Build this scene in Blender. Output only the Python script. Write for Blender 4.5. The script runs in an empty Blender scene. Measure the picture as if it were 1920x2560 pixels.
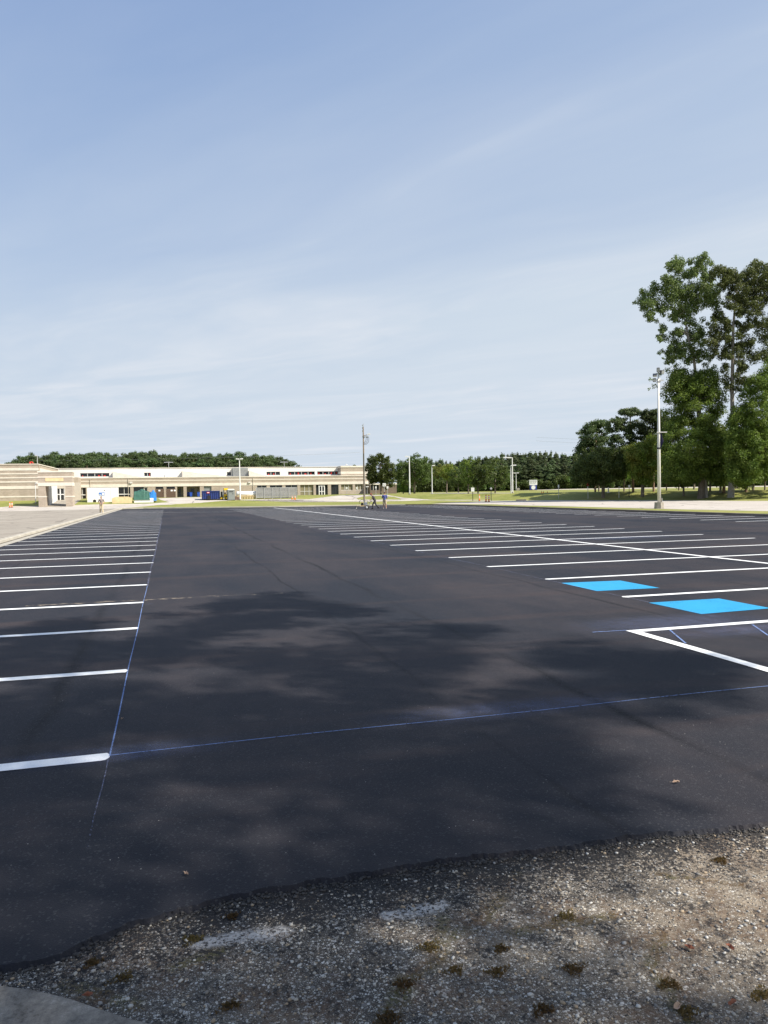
import bpy, bmesh, math, random
import numpy as np
from mathutils import Vector, Matrix, noise as mnoise
R = math.radians
random.seed(7); rng = np.random.default_rng(11)
S = bpy.context.scene
col = S.collection

# ------------------------------------------------------------------ camera, sky, sun, exposure
H = 1.83; FPX = 1923.0; TH = R(15.77); PH = R(1.47); RHO = 0.0155
def v3(*a): return Vector(a)
FW = v3(math.sin(TH)*math.cos(PH), math.cos(TH)*math.cos(PH), -math.sin(PH))
R0 = v3(math.cos(TH), -math.sin(TH), 0); U0 = R0.cross(FW)
RT = R0*math.cos(RHO) - U0*math.sin(RHO); UP = U0*math.cos(RHO) + R0*math.sin(RHO)
cam = bpy.data.objects.new('camera', bpy.data.cameras.new('camera')); col.objects.link(cam)
cam.matrix_world = Matrix(((RT.x, UP.x, -FW.x, 0), (RT.y, UP.y, -FW.y, 0), (RT.z, UP.z, -FW.z, H), (0, 0, 0, 1)))
cam.data.sensor_fit = 'VERTICAL'; cam.data.sensor_height = 36; cam.data.lens = 36*FPX/2560
cam.data.clip_end = 12000; cam.data.clip_start = 0.05
S.camera = cam
SUN_EL = R(44); SUN_AZ = math.atan2(0.80, -0.60)      # azimuth measured from +Y towards +X
sd = v3(math.sin(SUN_AZ)*math.cos(SUN_EL), math.cos(SUN_AZ)*math.cos(SUN_EL), math.sin(SUN_EL))
sun = bpy.data.objects.new('sun', bpy.data.lights.new('sun', 'SUN')); col.objects.link(sun)
sun.data.energy = 5.0; sun.data.angle = R(0.6); sun.data.color = (1.0, 0.93, 0.82)
sun.rotation_euler = sd.to_track_quat('Z', 'Y').to_euler()
W = bpy.data.worlds.new('World'); S.world = W; W.use_nodes = True
S.view_settings.view_transform = 'Standard'; S.view_settings.look = 'None'
S.view_settings.gamma = 1; S.view_settings.use_curve_mapping = False
S.view_settings.exposure = 0.62

class N:                                               # tiny node-graph helper
    def __init__(s, tree): s.t = tree; s.t.nodes.clear()
    def n(s, typ, **k):
        nd = s.t.nodes.new(typ)
        for a, b in k.items():
            if a.startswith('i_'):
                key = a[2:]; key = int(key) if key.isdigit() else key.replace('_', ' ')
                sock = nd.inputs[key]
                if isinstance(b, bpy.types.NodeSocket): s.t.links.new(b, sock)
                else: sock.default_value = b
            else: setattr(nd, a, b)
        return nd
    def l(s, a, b): s.t.links.new(a, b)
    def math(s, op, a, b=0.0, c=None, clamp=False):
        nd = s.t.nodes.new('ShaderNodeMath'); nd.operation = op; nd.use_clamp = clamp
        for i, x in enumerate((a, b) if c is None else (a, b, c)):
            if isinstance(x, bpy.types.NodeSocket): s.t.links.new(x, nd.inputs[i])
            else: nd.inputs[i].default_value = x
        return nd.outputs[0]
    def mix(s, f, a, b, blend='MIX'):
        nd = s.t.nodes.new('ShaderNodeMix'); nd.data_type = 'RGBA'; nd.blend_type = blend
        for i, x in ((0, f), (6, a), (7, b)):
            if isinstance(x, bpy.types.NodeSocket): s.t.links.new(x, nd.inputs[i])
            else: nd.inputs[i].default_value = (x if i == 0 or len(x) == 4 else (*x, 1))
        return nd.outputs[2]
    def ramp(s, f, stops, interp='LINEAR'):
        nd = s.t.nodes.new('ShaderNodeValToRGB'); s.t.links.new(f, nd.inputs[0]); cr = nd.color_ramp
        cr.interpolation = interp
        while len(cr.elements) < len(stops): cr.elements.new(0.5)
        for e, (p, c) in zip(cr.elements, stops):
            e.position = p; e.color = (*c, 1) if hasattr(c, '__len__') else (c, c, c, 1)
        return nd.outputs[0]
    def noise(s, vec, scale, detail=4, rough=0.55, dist=0.0):
        nd = s.n('ShaderNodeTexNoise', i_Scale=scale, i_Detail=detail, i_Roughness=rough, i_Distortion=dist)
        if vec is not None: s.l(vec, nd.inputs['Vector'])
        return nd.outputs[0]
    def mapv(s, vec, scale=(1, 1, 1), rot=(0, 0, 0), loc=(0, 0, 0)):
        nd = s.n('ShaderNodeMapping'); s.l(vec, nd.inputs[0])
        nd.inputs['Scale'].default_value = scale; nd.inputs['Rotation'].default_value = rot; nd.inputs['Location'].default_value = loc
        return nd.outputs[0]

g = N(W.node_tree)
tc = g.n('ShaderNodeTexCoord').outputs['Generated']
sky = g.n('ShaderNodeTexSky', sky_type='NISHITA', sun_disc=False, sun_elevation=SUN_EL, sun_rotation=SUN_AZ,
          altitude=0, air_density=1.2, dust_density=2.2, ozone_density=1.6).outputs[0]
sep = g.n('ShaderNodeSeparateXYZ'); g.l(tc, sep.inputs[0])
zc = g.math('MAXIMUM', sep.outputs[2], 0.03)
pv = g.n('ShaderNodeCombineXYZ')
g.l(g.math('DIVIDE', sep.outputs[0], zc), pv.inputs[0]); g.l(g.math('DIVIDE', sep.outputs[1], zc), pv.inputs[1])
wv = g.n('ShaderNodeVectorMath', operation='ADD'); g.l(pv.outputs[0], wv.inputs[0])
nz = g.n('ShaderNodeTexNoise', i_Scale=0.35, i_Detail=3); g.l(pv.outputs[0], nz.inputs[0]); g.l(nz.outputs['Color'], wv.inputs[1])
wr = g.mapv(wv.outputs[0], rot=(0, 0, R(60)))
st = g.noise(g.mapv(wr, (0.42, 1.05, 1)), 1.0, 7, 0.58, 0.5)
st2 = g.noise(g.mapv(wr, (0.16, 0.5, 1), (0, 0, 0), (3, 1, 0)), 1.0, 5, 0.55, 0.3)
cl = g.math('MULTIPLY', g.ramp(st, [(0.40, 0.0), (0.70, 1.0)]), g.ramp(st2, [(0.42, 0.15), (0.58, 1.0)]))
veil = g.ramp(sep.outputs[2], [(0.0, 0.97), (0.14, 0.88), (0.34, 0.52), (0.55, 0.16)])
right_v = g.ramp(g.math('ADD', g.math('MULTIPLY', sep.outputs[0], 0.9), 0.2), [(0.1, 0.0), (0.85, 0.45)])
vf = g.math('ADD', g.math('ADD', veil, g.math('MULTIPLY', g.math('SUBTRACT', st2, 0.5), g.ramp(sep.outputs[2], [(0.06, 0.0), (0.3, 1.0)]))), g.math('MULTIPLY', right_v, 0.6), clamp=True)
skyb = g.mix(0.65, sky, (1.75, 2.75, 4.95))
c1 = g.mix(g.math('MULTIPLY', vf, 1.0), skyb, (4.35, 4.95, 5.65))
c2 = g.mix(g.math('MULTIPLY', cl, 0.65), c1, (5.5, 5.7, 6.1))
bg = g.n('ShaderNodeBackground', i_Strength=0.095); g.l(c2, bg.inputs[0])
wo = g.n('ShaderNodeOutputWorld'); g.l(bg.outputs[0], wo.inputs[0])

# ------------------------------------------------------------------ terrain and pixel helpers
BR = [(-9000, 0), (100, 0), (130, .06), (144, .2), (157, 1.3), (178, 1.42), (230, 1.55), (300, 1.66), (326, 2.0), (9000, 2.4)]
XK, CK = 36.0, 1.5
def F(q):
    for (a, za), (b, zb) in zip(BR, BR[1:]):
        if q <= b: return za + (zb-za)*(q-a)/(b-a)
    return BR[-1][1]
def T(x, y): return F(y + CK*max(0.0, x-XK))
def ray(px, py): return (FW + RT*((px-960)/FPX) - UP*((py-1280)/FPX)).normalized()
ORG = v3(0, 0, H)
def flat(px, py, z=0.03):                              # photo pixel -> point at height z
    d = ray(px, py); return ORG + d*((z-H)/d.z)
def G(px, py):                                         # photo pixel -> point on the terrain
    d = ray(px, py); t = 1.0
    while t < 700:
        p = ORG + d*t
        if p.z <= T(p.x, p.y): break
        t += max(.2, t*.004)
    lo, hi = t - max(.3, t*.006), t
    for _ in range(25):
        m = (lo+hi)/2; p = ORG + d*m
        if p.z <= T(p.x, p.y): hi = m
        else: lo = m
    p = ORG + d*hi; p.z = T(p.x, p.y); return p
def onY(px, py, Y):                                    # photo pixel -> point on the plane y = Y
    d = ray(px, py); return ORG + d*(Y/d.y)
def atdepth(px, py, D):
    d = FW + RT*((px-960)/FPX) - UP*((py-1280)/FPX); return ORG + d*D
def depth(p): return (Vector(p)-ORG).dot(FW)
def hgt(p, px, py):                                    # height above p that reaches image row py
    return atdepth(px, py, depth(p)).z - p[2]

# ------------------------------------------------------------------ materials
MATS = {}
def pbsdf(name, color, rough=0.7, metal=0.0, spec=0.4, var=0.0, vscale=3.0, bump=0.0, bscale=40.0):
    if name in MATS: return MATS[name]
    m = bpy.data.materials.new(name); m.use_nodes = True; k = N(m.node_tree)
    b = k.n('ShaderNodeBsdfPrincipled'); b.inputs['Roughness'].default_value = rough
    b.inputs['Metallic'].default_value = metal; b.inputs['Specular IOR Level'].default_value = spec
    o = k.n('ShaderNodeOutputMaterial'); k.l(b.outputs[0], o.inputs[0])
    tcn = k.n('ShaderNodeTexCoord').outputs['Object']
    if var:
        f = k.noise(tcn, vscale, 5, 0.6)
        c = k.ramp(f, [(0.25, tuple(x*(1-var) for x in color)), (0.75, tuple(min(1, x*(1+var)) for x in color))])
        k.l(c, b.inputs['Base Color'])
    else: b.inputs['Base Color'].default_value = (*color, 1)
    if bump:
        bn = k.n('ShaderNodeBump', i_Strength=bump, i_Distance=0.02); k.l(k.noise(tcn, bscale, 4), bn.inputs['Height'])
        k.l(bn.outputs[0], b.inputs['Normal'])
    MATS[name] = m; return m

def mat_graph(name):
    m = bpy.data.materials.new(name); m.use_nodes = True; k = N(m.node_tree)
    b = k.n('ShaderNodeBsdfPrincipled'); o = k.n('ShaderNodeOutputMaterial'); k.l(b.outputs[0], o.inputs[0])
    pos = k.n('ShaderNodeNewGeometry').outputs['Position']
    return m, k, b, o, pos

def m_asphalt():
    m, k, b, o, pos = mat_graph('fresh_asphalt')
    s = k.n('ShaderNodeSeparateXYZ'); k.l(pos, s.inputs[0])
    X, Y = s.outputs[0], s.outputs[1]
    big = k.noise(k.mapv(pos, (1, 0.35, 1)), 0.35, 4, 0.6)
    mid = k.noise(pos, 3.0, 5, 0.65)
    fine = k.noise(pos, 90.0, 3, 0.7)
    c = k.mix(k.ramp(big, [(0.38, 0.0), (0.62, 1.0)]), (0.0155, 0.0180, 0.0255), (0.0430, 0.0370, 0.0400))
    c = k.mix(k.math('MULTIPLY', k.ramp(mid, [(0.35, 0.0), (0.75, 1.0)]), 0.5), c, (0.014, 0.0165, 0.0235))
    c = k.mix(k.math('MULTIPLY', k.ramp(fine, [(0.48, 0.0), (0.72, 1.0)]), 0.4), c, (0.044, 0.043, 0.047))
    # brown dusty passes across the bays
    br = k.noise(k.mapv(pos, (0.12, 1.3, 1), (0, 0, R(3))), 0.6, 4, 0.6)
    c = k.mix(k.math('MULTIPLY', k.ramp(br, [(0.54, 0.0), (0.74, 1.0)]), 0.6), c, (0.066, 0.047, 0.043))
    # longitudinal paving joints, slightly wandering, darker and rougher
    wob = k.math('MULTIPLY', k.math('SUBTRACT', k.noise(k.mapv(pos, (0.0, 0.30, 0)), 1.0, 3), 0.5), 0.38)
    joint = None
    for x0, wd, st_ in ((-1.0, .12, .9), (2.25, .05, .9), (3.5, .085, 1.), (6.7, .08, .8), (-3.9, .08, .8), (10.2, .07, .7), (16.5, .08, .7), (23.5, .08, .7)):
        d = k.math('ABSOLUTE', k.math('SUBTRACT', k.math('ADD', X, wob), x0))
        r = k.math('MULTIPLY', k.math('SUBTRACT', 1.0, k.math('DIVIDE', d, wd), clamp=True), st_)
        joint = r if joint is None else k.math('MAXIMUM', joint, r)
    brk = k.ramp(k.noise(k.mapv(pos, (1, .25, 1)), 1.2, 3), [(0.35, 0.15), (0.6, 1.0)])
    joint = k.math('MULTIPLY', joint, k.math('MULTIPLY', brk, k.ramp(k.noise(pos, 25, 2), [(0.35, 0.6), (0.55, 1.0)])))
    c = k.mix(joint, c, (0.008, 0.008, 0.010))
    # pale mineral flecks
    vo = k.n('ShaderNodeTexVoronoi', i_Scale=26.0); k.l(pos, vo.inputs[0])
    fl = k.math('MULTIPLY', k.math('LESS_THAN', vo.outputs['Distance'], 0.085), k.math('GREATER_THAN', k.n('ShaderNodeSeparateColor', i_0=vo.outputs['Color']).outputs[0], 0.89))
    den = k.ramp(k.noise(pos, 0.9, 3), [(0.4, 0.25), (0.65, 1.0)])
    c = k.mix(k.math('MULTIPLY', fl, den), c, (0.50, 0.48, 0.44))
    vo2 = k.n('ShaderNodeTexVoronoi', i_Scale=105.0); k.l(pos, vo2.inputs[0])
    fl2 = k.math('GREATER_THAN', k.n('ShaderNodeSeparateColor', i_0=vo2.outputs['Color']).outputs[1], 0.93)
    c = k.mix(k.math('MULTIPLY', fl2, 0.35), c, (0.085, 0.085, 0.09))
    vo3 = k.n('ShaderNodeTexVoronoi', i_Scale=38.0); k.l(pos, vo3.inputs[0])
    pit = k.math('MULTIPLY', k.math('LESS_THAN', vo3.outputs['Distance'], 0.2), k.math('GREATER_THAN', k.n('ShaderNodeSeparateColor', i_0=vo3.outputs['Color']).outputs[2], 0.86))
    c = k.mix(k.math('MULTIPLY', pit, 0.8), c, (0.006, 0.006, 0.008))
    # scraped cross joint with pale aggregate showing
    wx = k.math('MULTIPLY', k.math('SUBTRACT', k.noise(pos, 0.8, 4), 0.5), 0.9)
    dd = k.math('ABSOLUTE', k.math('SUBTRACT', k.math('ADD', Y, wx), 13.9))
    sc = k.math('SUBTRACT', 1.0, k.math('DIVIDE', dd, 0.10), clamp=True)
    inx = k.math('MULTIPLY', k.math('GREATER_THAN', X, -2.3), k.math('LESS_THAN', X, 2.0))
    sc = k.math('MULTIPLY', k.math('MULTIPLY', sc, inx), k.ramp(k.noise(pos, 9, 4, .7), [(0.48, 0.0), (0.58, .9)]))
    c = k.mix(sc, c, (0.30, 0.25, 0.19))
    k.l(c, b.inputs['Base Color'])
    b.inputs['Roughness'].default_value = 0.68; b.inputs['Specular IOR Level'].default_value = 0.13
    h = k.math('ADD', k.math('MULTIPLY', k.noise(pos, 130, 3, .7), 0.006), k.math('MULTIPLY', joint, -0.006))
    h = k.math('ADD', h, k.math('MULTIPLY', pit, -0.004))
    bn = k.n('ShaderNodeBump', i_Strength=0.75, i_Distance=1.0); k.l(h, bn.inputs['Height']); k.l(bn.outputs[0], b.inputs['Normal'])
    return m

CRACKS = [(1.09, 3.04, .98, 2.78, .05), (.98, 2.78, .82, 2.70, .045), (.82, 2.70, .68, 2.50, .06), (1.56, 3.30, 1.24, 2.99, .05), (1.24, 2.99, 1.09, 2.92, .05), (1.33, 2.87, 1.8, 2.86, .04), (1.92, 2.69, 1.73, 2.50, .04), (1.73, 2.50, 1.68, 2.2, .04), (-.40, 3.05, -.15, 2.85, .05), (.0, 3.05, .16, 3.1, .05), (2.2, 3.1, 2.5, 2.9, .03), (.68, 2.50, .45, 2.3, .05)]
def m_oldasphalt():
    m, k, b, o, pos = mat_graph('weathered_aggregate_asphalt')
    warp = k.n('ShaderNodeVectorMath', operation='ADD'); k.l(pos, warp.inputs[0])
    nzc = k.n('ShaderNodeTexNoise', i_Scale=60.0, i_Detail=2); k.l(pos, nzc.inputs[0])
    scn = k.n('ShaderNodeVectorMath', operation='SCALE'); k.l(nzc.outputs['Color'], scn.inputs[0]); scn.inputs['Scale'].default_value = 0.006
    k.l(scn.outputs[0], warp.inputs[1])
    def stones(scale, keep, rad):
        v = k.n('ShaderNodeTexVoronoi', i_Scale=scale); k.l(warp.outputs[0], v.inputs[0])
        sp = k.n('ShaderNodeSeparateColor', i_0=v.outputs['Color'])
        inside = k.math('MULTIPLY', k.math('LESS_THAN', v.outputs['Distance'], k.math('MULTIPLY', k.math('ADD', sp.outputs[1], 0.45), rad)), k.math('LESS_THAN', sp.outputs[0], keep))
        hue = k.ramp(sp.outputs[2], [(0.0, (.55, .53, .49)), (.3, (.36, .35, .33)), (.5, (.62, .58, .50)), (.66, (.20, .19, .18)), (.8, (.42, .33, .22)), (.93, (.66, .65, .63))], 'CONSTANT')
        dome = k.math('SUBTRACT', 1.0, k.math('DIVIDE', v.outputs['Distance'], rad), clamp=True)
        return inside, hue, dome
    low = k.noise(pos, 1.1, 5, 0.6)
    mid = k.noise(pos, 6.0, 5, 0.65)
    fine = k.noise(pos, 160, 3, 0.7)
    base = k.ramp(k.math('ADD', k.math('MULTIPLY', low, 0.6), k.math('MULTIPLY', fine, 0.4)), [(0.34, (.034, .030, .026)), (0.5, (.098, .086, .072)), (0.66, (.19, .163, .128))])
    i1, h1, d1 = stones(230, .55, .40); i2, h2, d2 = stones(105, .46, .42); i3, h3, d3 = stones(58, .16, .42)
    c = k.mix(k.math('MULTIPLY', i1, .75), base, h1); c = k.mix(i2, c, h2); c = k.mix(i3, c, h3)
    # sand-coloured strip, paler towards the right, tar spatter next to the new edge
    s = k.n('ShaderNodeSeparateXYZ'); k.l(pos, s.inputs[0])
    sand = k.ramp(k.math('ADD', k.math('MULTIPLY', s.outputs[0], .22), k.math('MULTIPLY', mid, .55)), [(0.52, 0.0), (0.95, .8)])
    c = k.mix(k.math('MULTIPLY', sand, k.ramp(k.noise(pos, 30, 4), [(.3, .35), (.6, 1.)])), c, (.37, .30, .22))
    rust = k.math('MULTIPLY', k.ramp(k.noise(pos, 2.1, 5, .7), [(.47, 0.), (.60, 1.)]), k.ramp(k.noise(pos, 40, 3), [(.4, .15), (.6, .9)]))
    c = k.mix(k.math('MULTIPLY', rust, .75), c, (.10, .055, .028))
    tar = k.math('MULTIPLY', k.ramp(k.noise(pos, 4.5, 5, .7), [(.50, 0.), (.60, 1.)]), k.ramp(k.noise(pos, 55, 3, .7), [(.45, 0.), (.55, 1.)]))
    c = k.mix(k.math('MULTIPLY', tar, .85), c, (.012, .012, .014))
    def seg(ax, ay, bx, by, wd, am=.12, sc=5.):
        dx, dy = bx-ax, by-ay; L2 = dx*dx+dy*dy
        px = k.math('SUBTRACT', s.outputs[0], ax); py = k.math('SUBTRACT', s.outputs[1], ay)
        t_ = k.math('DIVIDE', k.math('ADD', k.math('MULTIPLY', px, dx), k.math('MULTIPLY', py, dy)), L2, clamp=True)
        ex = k.math('SUBTRACT', px, k.math('MULTIPLY', t_, dx)); ey = k.math('SUBTRACT', py, k.math('MULTIPLY', t_, dy))
        d_ = k.math('SQRT', k.math('ADD', k.math('MULTIPLY', ex, ex), k.math('MULTIPLY', ey, ey)))
        d_ = k.math('ADD', d_, k.math('MULTIPLY', k.math('SUBTRACT', k.noise(pos, sc*2.5, 4, .65), .5), am))
        return k.math('SUBTRACT', 1.0, k.math('DIVIDE', d_, wd), clamp=True)
    moss = None
    for a_ in CRACKS:
        q_ = seg(*a_, .10); moss = q_ if moss is None else k.math('MAXIMUM', moss, q_)
    mtex = k.ramp(k.noise(pos, 75, 3, .7), [(.40, 0.), (.60, 1.)])
    c = k.mix(k.math('MULTIPLY', k.math('MULTIPLY', moss, 1.5, clamp=True), mtex), c, k.ramp(k.noise(pos, 7, 3), [(.35, (.10, .055, .025)), (.6, (.085, .080, .03))]))
    near = k.ramp(k.math('ADD', k.math('MULTIPLY', k.math('SUBTRACT', s.outputs[1], 2.75), 1.0), k.math('MULTIPLY', k.noise(pos, 5, 4), .5)), [(.45, 0.), (.95, 1.)])
    spat = k.math('GREATER_THAN', k.math('ADD', k.noise(pos, 70, 3, .75), k.math('MULTIPLY', near, .22)), .60)
    c = k.mix(k.math('MULTIPLY', spat, .92), c, (.011, .011, .013))
    wsm = k.math('MAXIMUM', seg(.10, 3.18, .42, 3.16, .055, .07), seg(.89, 3.14, 1.13, 3.155, .05, .07))
    wh = k.math('MULTIPLY', k.ramp(wsm, [(.0, 0.), (.55, .8)]), k.ramp(k.noise(pos, 60, 3, .7), [(.42, 0.), (.52, 1.)]))
    c = k.mix(k.math('MULTIPLY', wh, .7), c, (.60, .60, .60))
    k.l(c, b.inputs['Base Color']); b.inputs['Roughness'].default_value = 0.85; b.inputs['Specular IOR Level'].default_value = 0.3
    h = k.math('ADD', k.math('MULTIPLY', k.math('MULTIPLY', i2, d2), .004), k.math('MULTIPLY', k.math('MULTIPLY', i3, d3), .007))
    h = k.math('ADD', h, k.math('MULTIPLY', k.math('MULTIPLY', i1, d1), .002)); h = k.math('ADD', h, k.math('MULTIPLY', fine, .004))
    h = k.math('ADD', h, k.math('MULTIPLY', mid, .012))
    bn = k.n('ShaderNodeBump', i_Strength=1.0, i_Distance=1.0); k.l(h, bn.inputs['Height']); k.l(bn.outputs[0], b.inputs['Normal'])
    return m

def m_ground(name, stops, s1=.5, s2=8., s3=60., bump=.01, crack=None):
    m, k, b, o, pos = mat_graph(name)
    f = k.math('ADD', k.math('MULTIPLY', k.noise(pos, s1, 5, .6), .5), k.math('ADD', k.math('MULTIPLY', k.noise(pos, s2, 4, .6), .3), k.math('MULTIPLY', k.noise(pos, s3, 2, .6), .2)))
    c = k.ramp(f, stops)
    if crack:
        v = k.n('ShaderNodeTexVoronoi', feature='DISTANCE_TO_EDGE', i_Scale=crack[0])
        k.l(k.mapv(pos, (1, 1, 1)), v.inputs[0])
        dw = k.math('ADD', v.outputs[0], k.math('MULTIPLY', k.math('SUBTRACT', k.noise(pos, 2, 4), .5), .04))
        c = k.mix(k.math('MULTIPLY', k.math('LESS_THAN', dw, crack[1]), .6), c, (.13, .115, .10))
        stn = k.ramp(k.noise(k.mapv(pos, (.12, 1, 1)), .5, 5, .65), [(.52, 0.), (.7, .5)])
        c = k.mix(stn, c, (.24, .20, .165))
    k.l(c, b.inputs['Base Color']); b.inputs['Roughness'].default_value = .9; b.inputs['Specular IOR Level'].default_value = .2
    bn = k.n('ShaderNodeBump', i_Strength=.8, i_Distance=1.0); k.l(k.math('MULTIPLY', f, bump*4), bn.inputs['Height']); k.l(bn.outputs[0], b.inputs['Normal'])
    return m

def m_leaf(name, dark, light, hue2=None, trans=.5):
    m = bpy.data.materials.new(name); m.use_nodes = True; k = N(m.node_tree)
    geo = k.n('ShaderNodeNewGeometry'); tcn = k.n('ShaderNodeTexCoord').outputs['Object']
    oi = k.n('ShaderNodeObjectInfo').outputs['Random']
    c = k.mix(geo.outputs['Random Per Island'], dark, light)
    c = k.mix(k.ramp(k.noise(tcn, .55, 3), [(.4, 0.), (.65, .75)]), c, hue2 or light)
    hv = k.n('ShaderNodeHueSaturation', i_Color=c); k.l(k.math('ADD', k.math('MULTIPLY', oi, .65), .72), hv.inputs['Value'])
    k.l(k.math('ADD', k.math('MULTIPLY', oi, .035), .470), hv.inputs['Hue'])
    d = k.n('ShaderNodeBsdfPrincipled', i_Roughness=.5); k.l(hv.outputs[0], d.inputs['Base Color']); d.inputs['Specular IOR Level'].default_value = .35
    t = k.n('ShaderNodeBsdfTranslucent'); k.l(hv.outputs[0], t.inputs[0])
    ms = k.n('ShaderNodeMixShader', i_0=trans); k.l(d.outputs[0], ms.inputs[1]); k.l(t.outputs[0], ms.inputs[2])
    o = k.n('ShaderNodeOutputMaterial'); k.l(ms.outputs[0], o.inputs[0]); return m

def m_bark(name, a, b_):
    m, k, b, o, pos = mat_graph(name)
    f = k.noise(k.mapv(pos, (6, 6, 1.2)), 1.5, 5, .7)
    k.l(k.ramp(f, [(.3, a), (.7, b_)]), b.inputs['Base Color']); b.inputs['Roughness'].default_value = .95
    bn = k.n('ShaderNodeBump', i_Strength=1., i_Distance=.08); k.l(f, bn.inputs['Height']); k.l(bn.outputs[0], b.inputs['Normal']); return m

def m_paint(name, colr, wear=.45, gap=.60, rough=.55, alpha=1.0):
    m, k, b, o, pos = mat_graph(name)
    n1 = k.noise(pos, 45, 4, .7); n2 = k.noise(pos, 1.6, 3)
    f = k.math('ADD', k.math('MULTIPLY', n1, .75), k.math('MULTIPLY', n2, .25))
    hole = k.ramp(f, [(gap, 0.), (gap+.05, wear)])
    k.l(k.mix(k.ramp(n2, [(.3, 0.), (.7, .3)]), colr, tuple(x*.75 for x in colr)), b.inputs['Base Color']); b.inputs['Roughness'].default_value = rough
    tr = k.n('ShaderNodeBsdfTransparent'); ms = k.n('ShaderNodeMixShader'); k.l(k.math('SUBTRACT', 1., k.math('MULTIPLY', k.math('SUBTRACT', 1., hole), alpha)), ms.inputs[0])
    k.l(b.outputs[0], ms.inputs[1]); k.l(tr.outputs[0], ms.inputs[2]); k.l(ms.outputs[0], o.inputs[0])
    bn = k.n('ShaderNodeBump', i_Strength=.5, i_Distance=.004); k.l(k.noise(pos, 130, 3, .7), bn.inputs['Height']); k.l(bn.outputs[0], b.inputs['Normal'])
    return m

def m_dust(name, colr, strength):                      # chalk powder: soft fall-off stored in the sheet's own UVs
    m, k, b, o, pos = mat_graph(name)
    uv = k.n('ShaderNodeUVMap').outputs[0]; s = k.n('ShaderNodeSeparateXYZ'); k.l(uv, s.inputs[0])
    def bell(x): return k.math('POWER', k.math('MULTIPLY', k.math('MULTIPLY', x, k.math('SUBTRACT', 1., x)), 4.), 2.2)
    f = k.math('MULTIPLY', k.math('MULTIPLY', bell(s.outputs[0]), bell(s.outputs[1])), strength)
    f = k.math('MULTIPLY', f, k.ramp(k.noise(pos, 5, 5, .7), [(.3, .2), (.7, 1.)]))
    f = k.math('MULTIPLY', f, k.ramp(k.noise(pos, 110, 2, .7), [(.4, .3), (.65, 1.)]), clamp=True)
    b.inputs['Base Color'].default_value = (*colr, 1); b.inputs['Roughness'].default_value = .9
    tr = k.n('ShaderNodeBsdfTransparent'); ms = k.n('ShaderNodeMixShader'); k.l(f, ms.inputs[0]); k.l(tr.outputs[0], ms.inputs[1]); k.l(b.outputs[0], ms.inputs[2]); k.l(ms.outputs[0], o.inputs[0])
    return m

def m_brick(name, c1, c2, mortar, scale=1.0):
    m, k, b, o, pos = mat_graph(name)
    s = k.n('ShaderNodeSeparateXYZ'); k.l(pos, s.inputs[0]); cv = k.n('ShaderNodeCombineXYZ')
    k.l(k.math('ADD', s.outputs[0], s.outputs[1]), cv.inputs[0]); k.l(s.outputs[2], cv.inputs[1])
    bt = k.n('ShaderNodeTexBrick', i_Scale=scale); k.l(cv.outputs[0], bt.inputs[0])
    bt.inputs['Brick Width'].default_value = .4; bt.inputs['Row Height'].default_value = .2; bt.inputs['Mortar Size'].default_value = .012
    for i, c in (('Color1', c1), ('Color2', c2), ('Mortar', mortar)): bt.inputs[i].default_value = (*c, 1)
    v = k.noise(pos, .35, 5, .65)
    c = k.mix(k.ramp(v, [(.35, 0.), (.7, .5)]), bt.outputs[0], tuple(x*.72 for x in c1))
    v2 = k.noise(k.mapv(pos, (1, 1, .12)), 1.1, 4, .65)
    c = k.mix(k.ramp(v2, [(.55, 0.), (.75, .35)]), c, tuple(x*.55 for x in c2))
    k.l(c, b.inputs['Base Color']); b.inputs['Roughness'].default_value = .9; b.inputs['Specular IOR Level'].default_value = .2
    return m

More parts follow.
